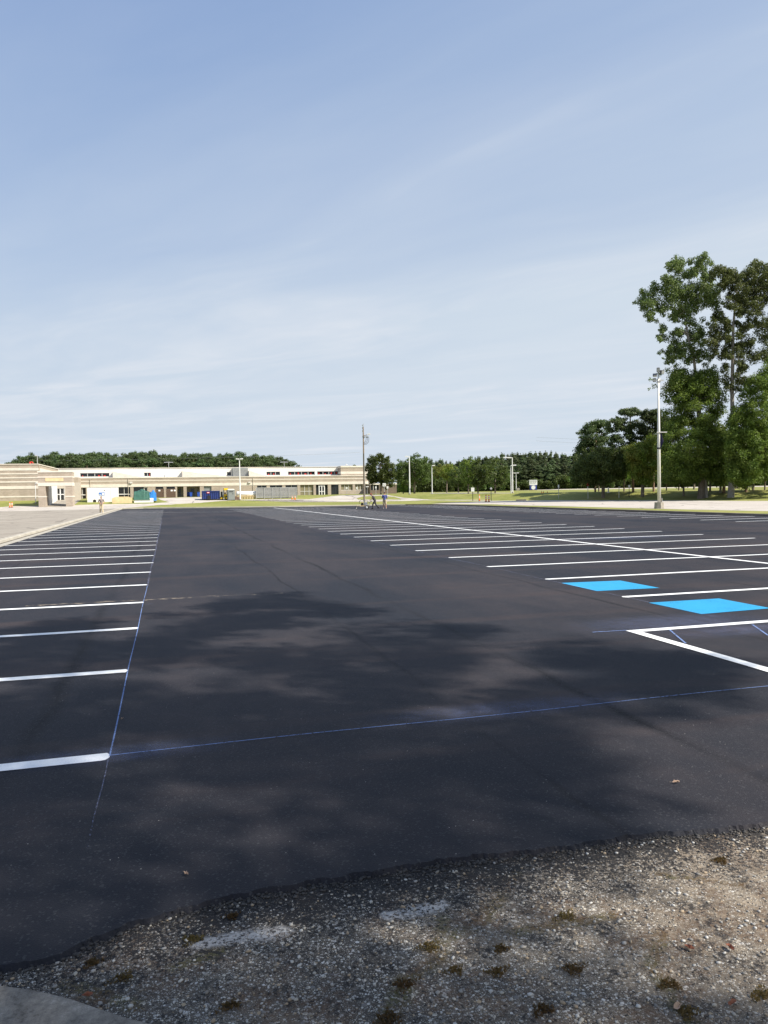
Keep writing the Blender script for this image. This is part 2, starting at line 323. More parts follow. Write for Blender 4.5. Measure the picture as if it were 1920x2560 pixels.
M = dict(
    asphalt=m_asphalt(), old=m_oldasphalt(),
    grass=m_ground('mown_grass', [(.32, (.11, .135, .028)), (.46, (.20, .215, .055)), (.58, (.28, .27, .085)), (.7, (.36, .32, .13))], .12, 1.3, 14, .02),
    road=m_ground('pale_concrete_paving', [(.3, (.36, .32, .28)), (.5, (.47, .43, .38)), (.7, (.56, .51, .46))], .3, 5, 60, .002, (.16, .012)),
    apron=m_ground('aged_grey_paving', [(.32, (.22, .195, .165)), (.5, (.31, .28, .235)), (.68, (.41, .365, .31))], .25, 3, 60, .003, (.22, .02)),
    kerb=m_ground('kerb_concrete', [(.3, (.26, .24, .205)), (.5, (.38, .355, .30)), (.7, (.50, .465, .40))], .8, 9, 80, .004),
    kerbshade=m_ground('shaded_kerb_concrete', [(.3, (.10, .082, .066)), (.5, (.16, .135, .11)), (.7, (.24, .205, .17))], .8, 9, 80, .004), dirt=m_ground('gutter_silt', [(.3, (.07, .058, .045)), (.5, (.13, .11, .085)), (.7, (.20, .17, .13))], 1.5, 9, 80, .004),  # dark kerb: shade on the right kerb's lot-side face put into the colour
    slab=m_ground('kerb_corner_concrete', [(.36, (.085, .075, .064)), (.46, (.19, .172, .15)), (.56, (.27, .245, .21)), (.66, (.42, .385, .34))], 6, 45, 210, .006),
    line=m_paint('white_line_paint', (.90, .91, .90), .30, .72), bluepaint=m_paint('blue_bay_paint', (.012, .30, .58), .55, .585, .6),
    chalk=m_paint('blue_chalk', (.26, .40, .78), 1.0, .54, .9, .55), chalk2=m_paint('pale_chalk', (.34, .38, .60), 1.0, .47, .9, .28),
    dust=m_dust('chalk_dust', (.27, .34, .62), .26),
    brick=m_brick('tan_brick', (.36, .30, .24), (.44, .37, .30), (.50, .45, .39)),
    brickdk=m_brick('brown_brick', (.15, .115, .09), (.19, .145, .11), (.22, .195, .165)),
    stone=pbsdf('cream_cast_stone', (.66, .61, .53), .8, var=.13, vscale=1.2),
    white=pbsdf('cream_painted_metal', (.74, .71, .65), .6, var=.08, vscale=.5),
    whitep=pbsdf('white_paint', (.78, .78, .77), .5, var=.05, vscale=2),
    glass=pbsdf('dark_window_glass', (.018, .020, .022), .08, spec=.6),
    blinds=pbsdf('tan_blinds', (.20, .18, .11), .7, var=.15, vscale=4),
    alu=pbsdf('pale_window_frame', (.62, .61, .58), .4),
    red=pbsdf('red_paint', (.50, .03, .02), .5), roofm=pbsdf('grey_roofing', (.33, .32, .31), .9, var=.2, vscale=.5),
    corr=pbsdf('beige_render', (.48, .43, .35), .85, var=.08),
    galv=pbsdf('galvanised_steel', (.50, .50, .49), .45, .5, var=.12, vscale=2), conc=pbsdf('pole_concrete', (.72, .70, .66), .8, var=.12, vscale=1.5, bump=.2),
    concd=pbsdf('rough_base_concrete', (.33, .30, .25), .95, var=.3, vscale=4, bump=.5, bscale=18),
    wood=pbsdf('weathered_pole_wood', (.24, .185, .135), .9, var=.3, vscale=5), plank=pbsdf('brown_boards', (.13, .085, .06), .85, var=.35, vscale=6),
    pale=pbsdf('cream_foam_board', (.66, .52, .30), .85, var=.15, vscale=2), orange=pbsdf('orange_plastic', (.80, .17, .025), .5, var=.1),
    binblue=pbsdf('blue_plastic', (.02, .075, .42), .5), navy=pbsdf('navy_steel', (.02, .04, .17), .5, var=.3, vscale=3),
    grey=pbsdf('grey_plastic', (.24, .26, .26), .6, var=.1), dark=pbsdf('dark_rubber', (.015, .015, .015), .8),
    black=pbsdf('black_steel', (.02, .02, .022), .5), yellow=pbsdf('yellow_paint', (.75, .50, .02), .45),
    tarpg=pbsdf('green_tarp', (.045, .13, .10), .5, var=.3, vscale=2), tarpb=pbsdf('blue_tarp', (.03, .20, .55), .45, var=.25, vscale=2),
    signw=pbsdf('white_sign_face', (.80, .80, .78), .4), signr=pbsdf('stop_red', (.55, .02, .02), .4), signb=pbsdf('sign_blue', (.02, .04, .25), .4),
    posterb=pbsdf('poster_blue', (.10, .22, .55), .5), wire=pbsdf('wire', (.25, .27, .25), .6),
    skin=pbsdf('skin', (.55, .30, .20), .55, var=.06), skin2=pbsdf('tanned_skin', (.42, .22, .15), .55, var=.06),
    tshirt=pbsdf('taupe_cloth', (.24, .20, .19), .9, var=.1, vscale=9), khaki=pbsdf('khaki_cloth', (.50, .42, .28), .9, var=.08, vscale=9),
    dkshirt=pbsdf('dark_grey_cloth', (.06, .055, .06), .9, var=.15, vscale=9), bluesh=pbsdf('slate_blue_cloth', (.09, .11, .30), .9, var=.12, vscale=9),
    cap=pbsdf('red_cap_cloth', (.42, .07, .05), .9), hair=pbsdf('brown_hair', (.05, .03, .02), .8), shoe=pbsdf('pale_shoe', (.55, .52, .48), .7),
    deadleaf=pbsdf('dead_leaf', (.24, .085, .045), .7, var=.35, vscale=30), paleleaf=pbsdf('tan_leaf', (.45, .31, .22), .7, var=.3, vscale=30),
    banner=pbsdf('dark_banner_cloth', (.02, .018, .06), .8), head=pbsdf('lamp_housing', (.16, .16, .17), .5), lens=pbsdf('flood_lens', (.45, .47, .48), .15, spec=.8),
    bark=m_bark('grey_brown_bark', (.085, .068, .05), (.25, .21, .165)), barkp=m_bark('pale_grey_bark', (.20, .18, .155), (.42, .39, .345)), barkt=m_bark('pine_bark', (.13, .08, .05), (.30, .20, .14)),
    leaf_dk=m_leaf('dark_leaves', (.045, .085, .02), (.12, .185, .045), (.095, .14, .035)), leaf_md=m_leaf('mid_leaves', (.065, .13, .025), (.17, .265, .045), (.15, .21, .04)),
    leaf_lt=m_leaf('yellow_green_leaves', (.08, .14, .02), (.20, .26, .04), (.22, .20, .04)), leaf_pop=m_leaf('poplar_leaves', (.062, .108, .034), (.165, .22, .07), (.13, .175, .05), .45),
    needle=m_leaf('pine_needles', (.048, .085, .032), (.115, .165, .06), (.09, .14, .045), .4), conifer=m_leaf('conifer_needles', (.055, .092, .042), (.125, .17, .075), (.12, .165, .065), .4),
    weed=m_leaf('weed_leaves', (.085, .09, .03), (.20, .15, .055), (.17, .09, .035)),
)

# ------------------------------------------------------------------ object helpers
class MB:
    """collects primitives (world or local coordinates) for one mesh object"""
    def __init__(s): s.v = []; s.f = []
    def add(s, vs, fs):
        o = len(s.v); s.v += [tuple(x) for x in vs]; s.f += [tuple(i+o for i in f) for f in fs]; return s
    def box(s, x0, x1, y0, y1, z0, z1):
        return s.add([(x0, y0, z0), (x1, y0, z0), (x1, y1, z0), (x0, y1, z0), (x0, y0, z1), (x1, y0, z1), (x1, y1, z1), (x0, y1, z1)],
                     [(0, 3, 2, 1), (4, 5, 6, 7), (0, 1, 5, 4), (1, 2, 6, 5), (2, 3, 7, 6), (3, 0, 4, 7)])
    def bar(s, a, b, w, h=None, up=(0, 0, 1)):
        a, b = Vector(a), Vector(b); h = h or w; d = (b-a).normalized(); u = Vector(up)
        if abs(d.dot(u)) > .95: u = Vector((1, 0, 0))
        r = d.cross(u).normalized()*w/2; u = r.cross(d).normalized()*h/2
        vs = [p+i*r+j*u for p in (a, b) for i, j in ((-1, -1), (1, -1), (1, 1), (-1, 1))]
        return s.add(vs, [(0, 1, 2, 3), (7, 6, 5, 4), (0, 4, 5, 1), (1, 5, 6, 2), (2, 6, 7, 3), (3, 7, 4, 0)])
    def tube(s, pts, rad, n=10, cap=True):
        pts = [Vector(p) for p in pts]; rad = rad if hasattr(rad, '__len__') else [rad]*len(pts)
        vs = []; prev = None
        for i, p in enumerate(pts):
            d = (pts[min(i+1, len(pts)-1)]-pts[max(i-1, 0)])
            d = d.normalized() if d.length > 1e-9 else Vector((0, 0, 1))
            if prev is None: prev = d.orthogonal().normalized()
            r = (prev - d*prev.dot(d)); r = r.normalized() if r.length > 1e-6 else d.orthogonal().normalized(); prev = r; u = d.cross(r)
            for k in range(n):
                a = 2*math.pi*k/n; vs.append(p + (r*math.cos(a)+u*math.sin(a))*rad[i])
        fs = [(i*n+k, i*n+(k+1) % n, (i+1)*n+(k+1) % n, (i+1)*n+k) for i in range(len(pts)-1) for k in range(n)]
        if cap: fs += [tuple(range(n-1, -1, -1)), tuple((len(pts)-1)*n+k for k in range(n))]
        return s.add(vs, fs)
    def ball(s, c, r, seg=10, rings=7):
        c = Vector(c); r = r if hasattr(r, '__len__') else (r, r, r)
        vs = [(c.x, c.y, c.z+r[2])]
        for i in range(1, rings):
            a = math.pi*i/rings
            for k in range(seg):
                b = 2*math.pi*k/seg; vs.append((c.x+r[0]*math.sin(a)*math.cos(b), c.y+r[1]*math.sin(a)*math.sin(b), c.z+r[2]*math.cos(a)))
        vs.append((c.x, c.y, c.z-r[2])); L = len(vs)-1
        fs = [(0, 1+k, 1+(k+1) % seg) for k in range(seg)]
        for i in range(rings-2):
            for k in range(seg): fs.append((1+i*seg+k, 1+(i+1)*seg+k, 1+(i+1)*seg+(k+1) % seg, 1+i*seg+(k+1) % seg))
        fs += [(L, 1+(rings-2)*seg+(k+1) % seg, 1+(rings-2)*seg+k) for k in range(seg)]
        return s.add(vs, fs)
    def prism(s, pts, off):                            # planar outline extruded by a vector
        n = len(pts); off = Vector(off); vs = [Vector(p) for p in pts]+[Vector(p)+off for p in pts]
        return s.add(vs, [tuple(range(n-1, -1, -1)), tuple(range(n, 2*n))]+[(i, (i+1) % n, n+(i+1) % n, n+i) for i in range(n)])
    def torus(s, c, R_, r, axis='x', n=24, m=8, a0=0, a1=2*math.pi):
        pts = []
        for i in range(n+1):
            a = a0+(a1-a0)*i/n; q = (math.cos(a)*R_, math.sin(a)*R_)
            pts.append(Vector(c)+(Vector((0, q[0], q[1])) if axis == 'x' else Vector((q[0], 0, q[1])) if axis == 'y' else Vector((q[0], q[1], 0))))
        return s.tube(pts, r, m)
WL = {}
def mk(name, mb, mat, parent=None, smooth=False, local=False, bevel=0.0):
    me = bpy.data.meshes.new(name)
    vs = mb.v
    if parent is not None and not local:
        L = WL.get(parent.name, (0, 0, 0)); vs = [(v[0]-L[0], v[1]-L[1], v[2]-L[2]) for v in vs]
    me.from_pydata(vs, [], mb.f); me.update()
    bm = bmesh.new(); bm.from_mesh(me); bmesh.ops.recalc_face_normals(bm, faces=bm.faces)
    if bevel: bmesh.ops.bevel(bm, geom=[e for e in bm.edges if len(e.link_faces) == 2 and e.calc_face_angle(0) > .6], offset=bevel, segments=2, affect='EDGES', clamp_overlap=True)
    bm.to_mesh(me); bm.free()
    if smooth: me.polygons.foreach_set('use_smooth', [True]*len(me.polygons))
    me.materials.append(M[mat] if isinstance(mat, str) else mat)
    o = bpy.data.objects.new(name, me); col.objects.link(o)
    if parent is not None:
        o.parent = parent; WL[o.name] = WL.get(parent.name, (0, 0, 0))
    return o
def tag(o, label=None, cat=None, group=None, kind=None):
    if label: o['label'] = label
    if cat: o['category'] = cat
    if group: o['group'] = group
    if kind: o['kind'] = kind
    return o
def thing(name, label, cat, loc, group=None, rz=0.0):
    o = bpy.data.objects.new(name, None); col.objects.link(o); o.location = loc; o.rotation_euler = (0, 0, rz)
    o.empty_display_size = .3; WL[o.name] = tuple(loc); return tag(o, label, cat, group)
def dup(o, parent=None):
    c = o.copy(); col.objects.link(c); c.parent = parent
    for ch in list(o.children): dup(ch, c)
    return c
def structure(name, mb, mat): return tag(mk(name, mb, mat), kind='structure')

# ------------------------------------------------------------------ ground
def cut(bm):
    def bis(co, no):
        bmesh.ops.bisect_plane(bm, geom=bm.verts[:]+bm.edges[:]+bm.faces[:], plane_co=co, plane_no=no, dist=1e-5)
    bis((XK, 0, 0), (1, 0, 0))
    nn = Vector((CK, 1, 0)).normalized()
    for q, _ in BR[1:-1]:
        bis((0, q, 0), (0, 1, 0)); bis((XK, q, 0), nn)
def sheet(name, pts, mat, off, kind='structure', zflat=None):
    bm = bmesh.new(); vs = [bm.verts.new((p[0], p[1], 0)) for p in pts]; f = bm.faces.new(vs)
    bmesh.ops.triangulate(bm, faces=[f])
    if zflat is None: cut(bm)
    for v in bm.verts: v.co.z = (T(v.co.x, v.co.y) if zflat is None else zflat)+off
    bmesh.ops.recalc_face_normals(bm, faces=bm.faces)
    if sum(f.normal.z for f in bm.faces) < 0: bmesh.ops.reverse_faces(bm, faces=bm.faces)
    me = bpy.data.meshes.new(name); bm.to_mesh(me); bm.free(); me.materials.append(M[mat])
    o = bpy.data.objects.new(name, me); col.objects.link(o); o['kind'] = kind; return o
sheet('ground', [(-7000, -7000), (7000, -7000), (7000, 7000), (-7000, 7000)], 'grass', 0)
KL, KR = -6.35, 34.6                                   # left and right kerb faces of the new lot
def gl(*px): return [G(*p)[:2] for p in px]
# pale drives and paths laid over the grass
far_l = flat(300, 1271.7); far_r = flat(1075, 1262.8)
sheet('driveway', gl((-900, 1274), (-900, 1268.5), (0, 1268), (33, 1265.3), (95, 1264.5), (181, 1263), (243, 1261), (320, 1259.5), (373, 1259), (424, 1255.5), (402, 1250), (392, 1246), (455, 1243.6), (500, 1243), (560, 1246), (597, 1250.3), (544, 1253.2), (500, 1257), (440, 1260), (392, 1263), (303, 1270.7), (174, 1275), (0, 1278.5), (-900, 1290)), 'road', .004)
ap = gl((-900, 1290), (0, 1278.5), (174, 1275), (303, 1270.7))
sheet('old_pavement', [(-120, -30)] + [(-120, ap[0][1])] + ap[1:] + [(KL-.3, ap[3][1]-1), (KL-.3, -30)], 'apron', .005)
sheet('footpath', gl((596, 1250.6), (680, 1248.8), (760, 1249.6), (760, 1251.2), (1060, 1250.6), (1137, 1251), (1226, 1251.2), (1226, 1250), (1060, 1249.3), (990, 1248.9), (900, 1249), (760, 1248), (680, 1247.4), (596, 1249.3)), 'road', .004)
sheet('drive_loop', gl((760, 1249.6), (830, 1240.5), (880, 1237.8), (965, 1237.2), (1010, 1244.5), (1080, 1249.6), (1060, 1250.4), (1003, 1248.6), (1001, 1246.5), (985, 1242), (950, 1239.4), (905, 1241.6), (891, 1246), (896, 1249.4)), 'road', .008)
sheet('access_road', gl((1070, 1260.6), (1137, 1256), (1226, 1252.2), (1380, 1250.7), (1680, 1251.4), (1920, 1252.4), (2500, 1254), (2900, 1300), (2500, 1292), (1920, 1278), (1680, 1273), (1380, 1265), (1300, 1263.5), (1234, 1260.8)), 'road', .006)
xr = [(XK+2, 0)]
def qp(x, q): return (x, q-CK*(x-XK))
sheet('far_road', [qp(60, 306), qp(560, 306), qp(560, 322), qp(60, 322)], 'road', .006)
sheet('far_lane', gl((1075, 1233.6), (1275, 1233.4), (1275, 1232.4), (1075, 1232.2)), 'road', .005)

# the freshly surfaced lot with its ragged near edge
edge_px = [(0, 2436), (60, 2425), (105, 2412), (150, 2398), (190, 2378), (240, 2352), (300, 2330), (350, 2312), (400, 2300), (470, 2283), (560, 2262), (640, 2245), (760, 2218), (880, 2196), (1000, 2180), (1150, 2160), (1280, 2142), (1400, 2126), (1550, 2108), (1700, 2092), (1820, 2078), (1920, 2066)]
edge = [flat(*p, z=.0) for p in edge_px]
edge = [(p.x, p.y) for p in edge]
dl = Vector(edge[0])-Vector(edge[3]); dr = Vector(edge[-1])-Vector(edge[-4])
edge = [(KL, edge[0][1]-.9), (edge[0][0]-1.6, edge[0][1]-.45)] + edge + [(edge[-1][0]+dr.x*4, edge[-1][1]+dr.y*4), (edge[-1][0]+dr.x*14, edge[-1][1]+dr.y*10), (KR, edge[-1][1]+2)]
rag = []
for (a, b) in zip(edge, edge[1:]):
    L = math.dist(a, b); n = max(1, int(L/.018)) if L < 3 else int(L/.15)
    for i in range(n):
        t = i/n; x = a[0]+(b[0]-a[0])*t; y = a[1]+(b[1]-a[1])*t
        rag.append((x, y + .014*math.sin(x*6)+.006*math.sin(x*31+1)+random.uniform(-.009, .009)))
rag.append(edge[-1])
corner_l = (KL, far_l.y-1.0); corner_r = (KR, far_r.y-3)
far_edge = [(KR, far_r.y-6), (KR-.8, far_r.y-2.2), (KR-3, far_r.y)] + [(14.8, 104.6), (3.5, 110.5)] + [(KL+2, far_l.y-1.0), (KL+.5, far_l.y-2.2), (KL, far_l.y-5)]
far_edge = [(KR, 92), (KR-.9, 96.5), (KR-3.5, 99.4), (28, 102.2), (14.8, 104.8), (3.5, 110.3), (-3.2, 114.2), (KL+.6, 114.4), (KL, 112)]
lot = rag + far_edge
def extr(name, pts, mat, z0, z1):
    bm = bmesh.new(); top = [bm.verts.new((p[0], p[1], z1)) for p in pts]; f = bm.faces.new(top)
    n = len(pts); low = []
    for i, p in enumerate(pts):                        # crumbling sloped edge
        a = Vector(pts[i-1]); b = Vector(pts[(i+1) % n]); t = (b-a).normalized(); o_ = Vector((t.y, -t.x))*random.uniform(.012, .03)
        low.append(bm.verts.new((p[0]+o_.x, p[1]+o_.y, z0)))
    for i in range(n): bm.faces.new((top[i], low[i], low[(i+1) % n], top[(i+1) % n]))
    bmesh.ops.triangulate(bm, faces=[f])
    bmesh.ops.recalc_face_normals(bm, faces=bm.faces)
    me = bpy.data.meshes.new(name); bm.to_mesh(me); bm.free(); me.materials.append(M[mat])
    o = bpy.data.objects.new(name, me); col.objects.link(o); o['kind'] = 'structure'; return o
extr('parking_lot', lot, 'asphalt', 0.0, .03)
sheet('gravel_shoulder', [(-30, -25), (60, -25), (60, 9), (KL-.5, 3.5), (-30, 3.5)], 'old', .0, zflat=.008)
# rounded concrete kerb corner, bottom left
cc = [flat(*p, z=.01) for p in [(-60, 2462), (0, 2468), (90, 2480), (180, 2502), (260, 2530), (320, 2550), (372, 2562), (420, 2620), (450, 2750)]]
slab = MB().prism([(p.x, p.y, .0) for p in cc] + [(cc[-1].x-.2, -1, 0), (-7, -1, 0), (-7, cc[0].y+.1, 0)], (0, 0, .022))
so = mk('kerb_corner', slab, 'slab', bevel=.008); so['kind'] = 'structure'
# raised kerb round the far sides
kerb_line = [(KL-.02, 22), (KL-.02, 112)] + [(KL+.3, 114.8), (-3.2, 114.6), (3.5, 110.7), (14.8, 105.2), (28, 102.6), (KR-3.4, 99.8), (KR-.6, 96.9), (KR+.02, 92), (KR+.02, 12)]
def kerb(name, line, w, h, mat):
    m = MB(); vs = []; n = len(line)
    for i, p in enumerate(line):
        a = Vector(line[max(0, i-1)]); b = Vector(line[min(n-1, i+1)]); t = (b-a).normalized(); o_ = Vector((-t.y, t.x))
        z = T(*p)
        for s_, zz in ((0, -.02), (.03, h-.03), (.07, h), (w-.03, h), (w, -.02)): vs.append((p[0]+o_.x*s_, p[1]+o_.y*s_, max(z, 0)+zz))
    fs = [(i*5+k, i*5+k+1, (i+1)*5+k+1, (i+1)*5+k) for i in range(n-1) for k in range(4)] + [(0, 4, 3, 2, 1), tuple((n-1)*5+k for k in range(5))]
    m.add(vs, fs); return structure(name, m, mat)
def dens(line, step=1.5):
    out = []
    for a, b in zip(line, line[1:]):
        n = max(1, int(math.dist(a, b)/step)); out += [(a[0]+(b[0]-a[0])*i/n+random.uniform(-.012, .012), a[1]+(b[1]-a[1])*i/n) for i in range(n)]
    return out+[line[-1]]
kl = dens(kerb_line[:8])
kerb('kerb', kl, .30, .16, 'kerb'); kerb('kerb', dens(kerb_line[7:]), .30, .17, 'kerbshade')
sheet('gutter_dirt', [(KL-.06, 20), (KL+.07, 20), (KL+.06, 113.4), (KL-.05, 113)], 'dirt', .0, zflat=.039)
sheet('gutter', [(KL-.05, 20), (KL+.42, 20), (KL+.42, 113.6), (KL-.05, 113)], 'kerb', .0, zflat=.034)
sheet('gutter_dirt', [(KL-.32, 20), (KL-.32, 112), (KL-.52, 112), (KL-.48, 20)], 'dirt', .012)

# ------------------------------------------------------------------ painted markings
def strip(name, pts, w, mat, z, uv=False):
    """ribbon along a polyline"""
    m = MB(); vs = []; n = len(pts)
    for i, p in enumerate(pts):
        a = Vector(pts[max(0, i-1)]); b = Vector(pts[min(n-1, i+1)]); t = (b-a).normalized(); o_ = Vector((-t.y, t.x))*w/2
        vs += [(p[0]+o_.x, p[1]+o_.y, z), (p[0]-o_.x, p[1]-o_.y, z)]
    m.add(vs, [(2*i, 2*i+1, 2*i+3, 2*i+2) for i in range(n-1)])
    o = structure(name, m, mat)
    if uv:
        ul = o.data.uv_layers.new(name='UVMap')
        co = {i: ((i//2)/(n-1), i % 2) for i in range(2*n)}
        for lp in o.data.loops: ul.data[lp.index].uv = co[lp.vertex_index]
    return o
def wav(a, b, n=24, amp=.012):
    a, b = Vector(a), Vector(b); t = (b-a).normalized(); o_ = Vector((-t.y, t.x)); k1, k2 = random.uniform(0, 6), random.uniform(.5, 1.2)
    return [tuple(a+(b-a)*i/n + o_*amp*math.sin(k1+i*k2)) for i in range(n+1)]
Z1 = .0345
stalls_left = [5.60, 8.32, 10.95, 13.58, 16.25, 18.93, 21.56, 24.15, 26.70, 29.25, 31.80] + [31.80+2.60*i for i in range(1, 27)]
SK = 0.0
def cross(x0, x1, y, w=.15, nm='stall_line'):
    m = MB(); n = 24; k1 = random.uniform(0, 6); up, dn = [], []
    for i in range(n+1):                               # slightly uneven sprayed edges, rounded ends
        t = (0, .004, .010)[i] if i < 3 else (1, .996, .99)[n-i] if i > n-3 else i/n; x = x0+(x1-x0)*t; e = min((x-x0), (x1-x))
        hw = w/2*math.sqrt(max(.12, 1-max(0, 1-e/.018)**2)) + random.uniform(-.004, .004); yy = y+.008*math.sin(k1+i*.7)
        up.append((x, yy+hw, Z1)); dn.append((x, yy-hw, Z1))
    m.add(up+dn[::-1], [tuple(range(2*n+2))]); return structure(nm, m, 'line')
for i, y in enumerate(stalls_left):
    cross(KL+.45, -.43+random.uniform(-.02, .02)+min(i, 8)*.006, y, .15)
AX, BX, CX, DX = 7.28, 13.45, 19.75, 28.2
stalls_right = [11.17, 13.96, 16.80, 19.55, 22.28, 24.95, 27.60, 30.27, 32.8] + [32.8+2.66*i for i in range(1, 25)]
for y in stalls_right: cross(AX+random.uniform(-.05, .05), CX+random.uniform(-.05, .05), y)
for i in range(0, 34): cross(DX, KR-.4, 6.0+2.72*i)
strip('centre_line', wav((BX, 9.2), (BX, 100.5), 40, .02), .16, 'line', Z1+.002)
strip('end_line', [(-4.4, 88.6), (-2.8, 87.7), (2.57, 84.1), (7.33, 81.06)], .12, 'line', Z1+.002)
cross(5.58, 13.5, 8.44, .15); strip('hatch_edge_line', wav((5.62, 8.49), (5.62, 1.5), 14, .006), .14, 'line', Z1+.002)
def quad(name, pts, mat, z, uv=False):
    m = MB().add([(x, y, z) for x, y in pts], [(0, 1, 2, 3)]); o = structure(name, m, mat)
    if uv:
        ul = o.data.uv_layers.new(name='UVMap')
        for lp, c in zip(o.data.loops, ((0, 0), (1, 0), (1, 1), (0, 1))): ul.data[lp.index].uv = c
    return o
quad('blue_square', [(7.25, 11.98), (8.50, 11.93), (8.50, 13.18), (7.27, 13.28)], 'bluepaint', Z1)
quad('blue_square', [(7.26, 9.24), (8.54, 9.32), (8.54, 10.44), (7.24, 10.45)], 'bluepaint', Z1)
ZC = Z1+.004
strip('chalk_line', wav((-.43, 4.1), (-.42, 5.6), 8, .003), .007, 'chalk2', ZC)
strip('chalk_line', wav((-.42, 5.6), (-.41, 16.0), 20, .004), .011, 'chalk', ZC)
strip('chalk_line', wav((-.40, 16.0), (-.36, 60.0), 30, .01), .035, 'chalk2', ZC)
strip('chalk_line', wav((-.42, 5.62), (9.5, 5.72), 30, .012), .012, 'chalk', ZC)
strip('chalk_line', wav((AX-.02, 9.0), (AX-.04, 40.0), 30, .01), .030, 'chalk2', ZC)
strip('chalk_line', [(5.10, 8.53), (5.58, 8.50)], .026, 'chalk', ZC); strip('chalk_line', [(6.09, 8.36), (5.72, 7.55)], .022, 'chalk', ZC)
strip('chalk_line', [(7.30, 8.30), (6.93, 7.62)], .022, 'chalk', ZC)
strip('chalk_line', [(-.62, 13.35), (-.45, 13.18), (-.25, 13.35)], .03, 'chalk2', ZC)
for x0, x1, y, w in ((1.2, 4.2, 5.75, .65), (-1.6, .7, 5.62, .5), (4.6, 8.3, 8.75, 1.5), (5.4, 9.0, 8.0, .9), (13, 19, 24.5, 1.6)):
    quad('chalk_dust', [(x0, y-w/2), (x1, y-w/2), (x1, y+w/2), (x0, y+w/2)], 'dust', ZC+.004, True)

# ------------------------------------------------------------------ long school building (fronts face the lot)
YF = 185.0
def fx(px, Y=YF, py=1235): return onY(px, py, Y).x
def fz(px, py, Y=YF): return onY(px, py, Y).z
ZB = 1.2
def band(x0, x1, z0, z1, name, mat, parent, y0=YF, proud=0.0, dpt=.4):
    return mk(name, MB().box(x0, x1, y0-proud, y0+dpt, z0, z1), mat, parent)
school = thing('school_building', 'long low tan brick school building with cream bands and a set-back clerestory storey', 'building', (0, YF, ZB))
xa, xb = fx(190), fx(938); xc = fx(853)
Z_open, Z_lint, Z_b1, Z_b2, Z_par = 3.95, 4.62, 5.22, 5.40, 6.12
ops = [(196, 215, 'win'), (222, 290, 'win'), (295, 326, 'win'), (334, 369, 'door'), (389, 409, 'dark'), (416, 438, 'dark'), (443, 459, 'recess'), (467, 500, 'recess'), (510, 529, 'shutter'),
       (643, 667, 'win'), (675, 706, 'win'), (714, 744, 'win'), (751, 784, 'blind'), (790, 820, 'entry'), (828, 847, 'dark'), (853, 882, 'sillwin'), (888, 908, 'sillwin'), (914, 930, 'sillwin')]
X = [(fx(a), fx(b), k) for a, b, k in ops]
# lower wall: brick piers between the openings
prev = xa
for x0, x1, k in X:
    mk('pier', MB().box(prev, x0, YF, YF+.5, ZB-.6, Z_open), 'brick', school)
    if k == 'sillwin': mk('sill_wall', MB().box(x0, x1, YF, YF+.5, ZB-.6, 2.45), 'brick', school)
    prev = x1
mk('pier', MB().box(prev, xb, YF, YF+.5, ZB-.6, Z_open), 'brick', school)
mk('wall', MB().box(xa, xb, YF, YF+.5, Z_lint, Z_b1), 'brick', school)
mk('wall', MB().box(xa, xb, YF, YF+.5, Z_b2, Z_par-.18), 'brick', school)
mk('stone_band', MB().box(xa, xb, YF-.06, YF+.5, Z_open, Z_lint), 'stone', school)
mk('stone_band', MB().box(xa, xb, YF-.04, YF+.5, Z_b1, Z_b2), 'stone', school)
mk('coping', MB().box(xa, xb, YF-.08, YF+.6, Z_par-.18, Z_par), 'stone', school)
mk('side_wall', MB().box(xa, xa+.4, YF+.5, YF+40, ZB-.6, Z_par), 'brickdk', school); mk('side_wall', MB().box(xb-.4, xb, YF+12.1, YF+40, ZB-.6, 8.4), 'brickdk', school)
mk('roof', MB().box(xa, xb, YF+.6, YF+7.6, Z_par-.5, Z_par-.3), 'roofm', school)
back = MB().box(xa, xb, YF+3.2, YF+3.4, ZB-.6, Z_open+.4)
mk('wall', back, 'corr', school)
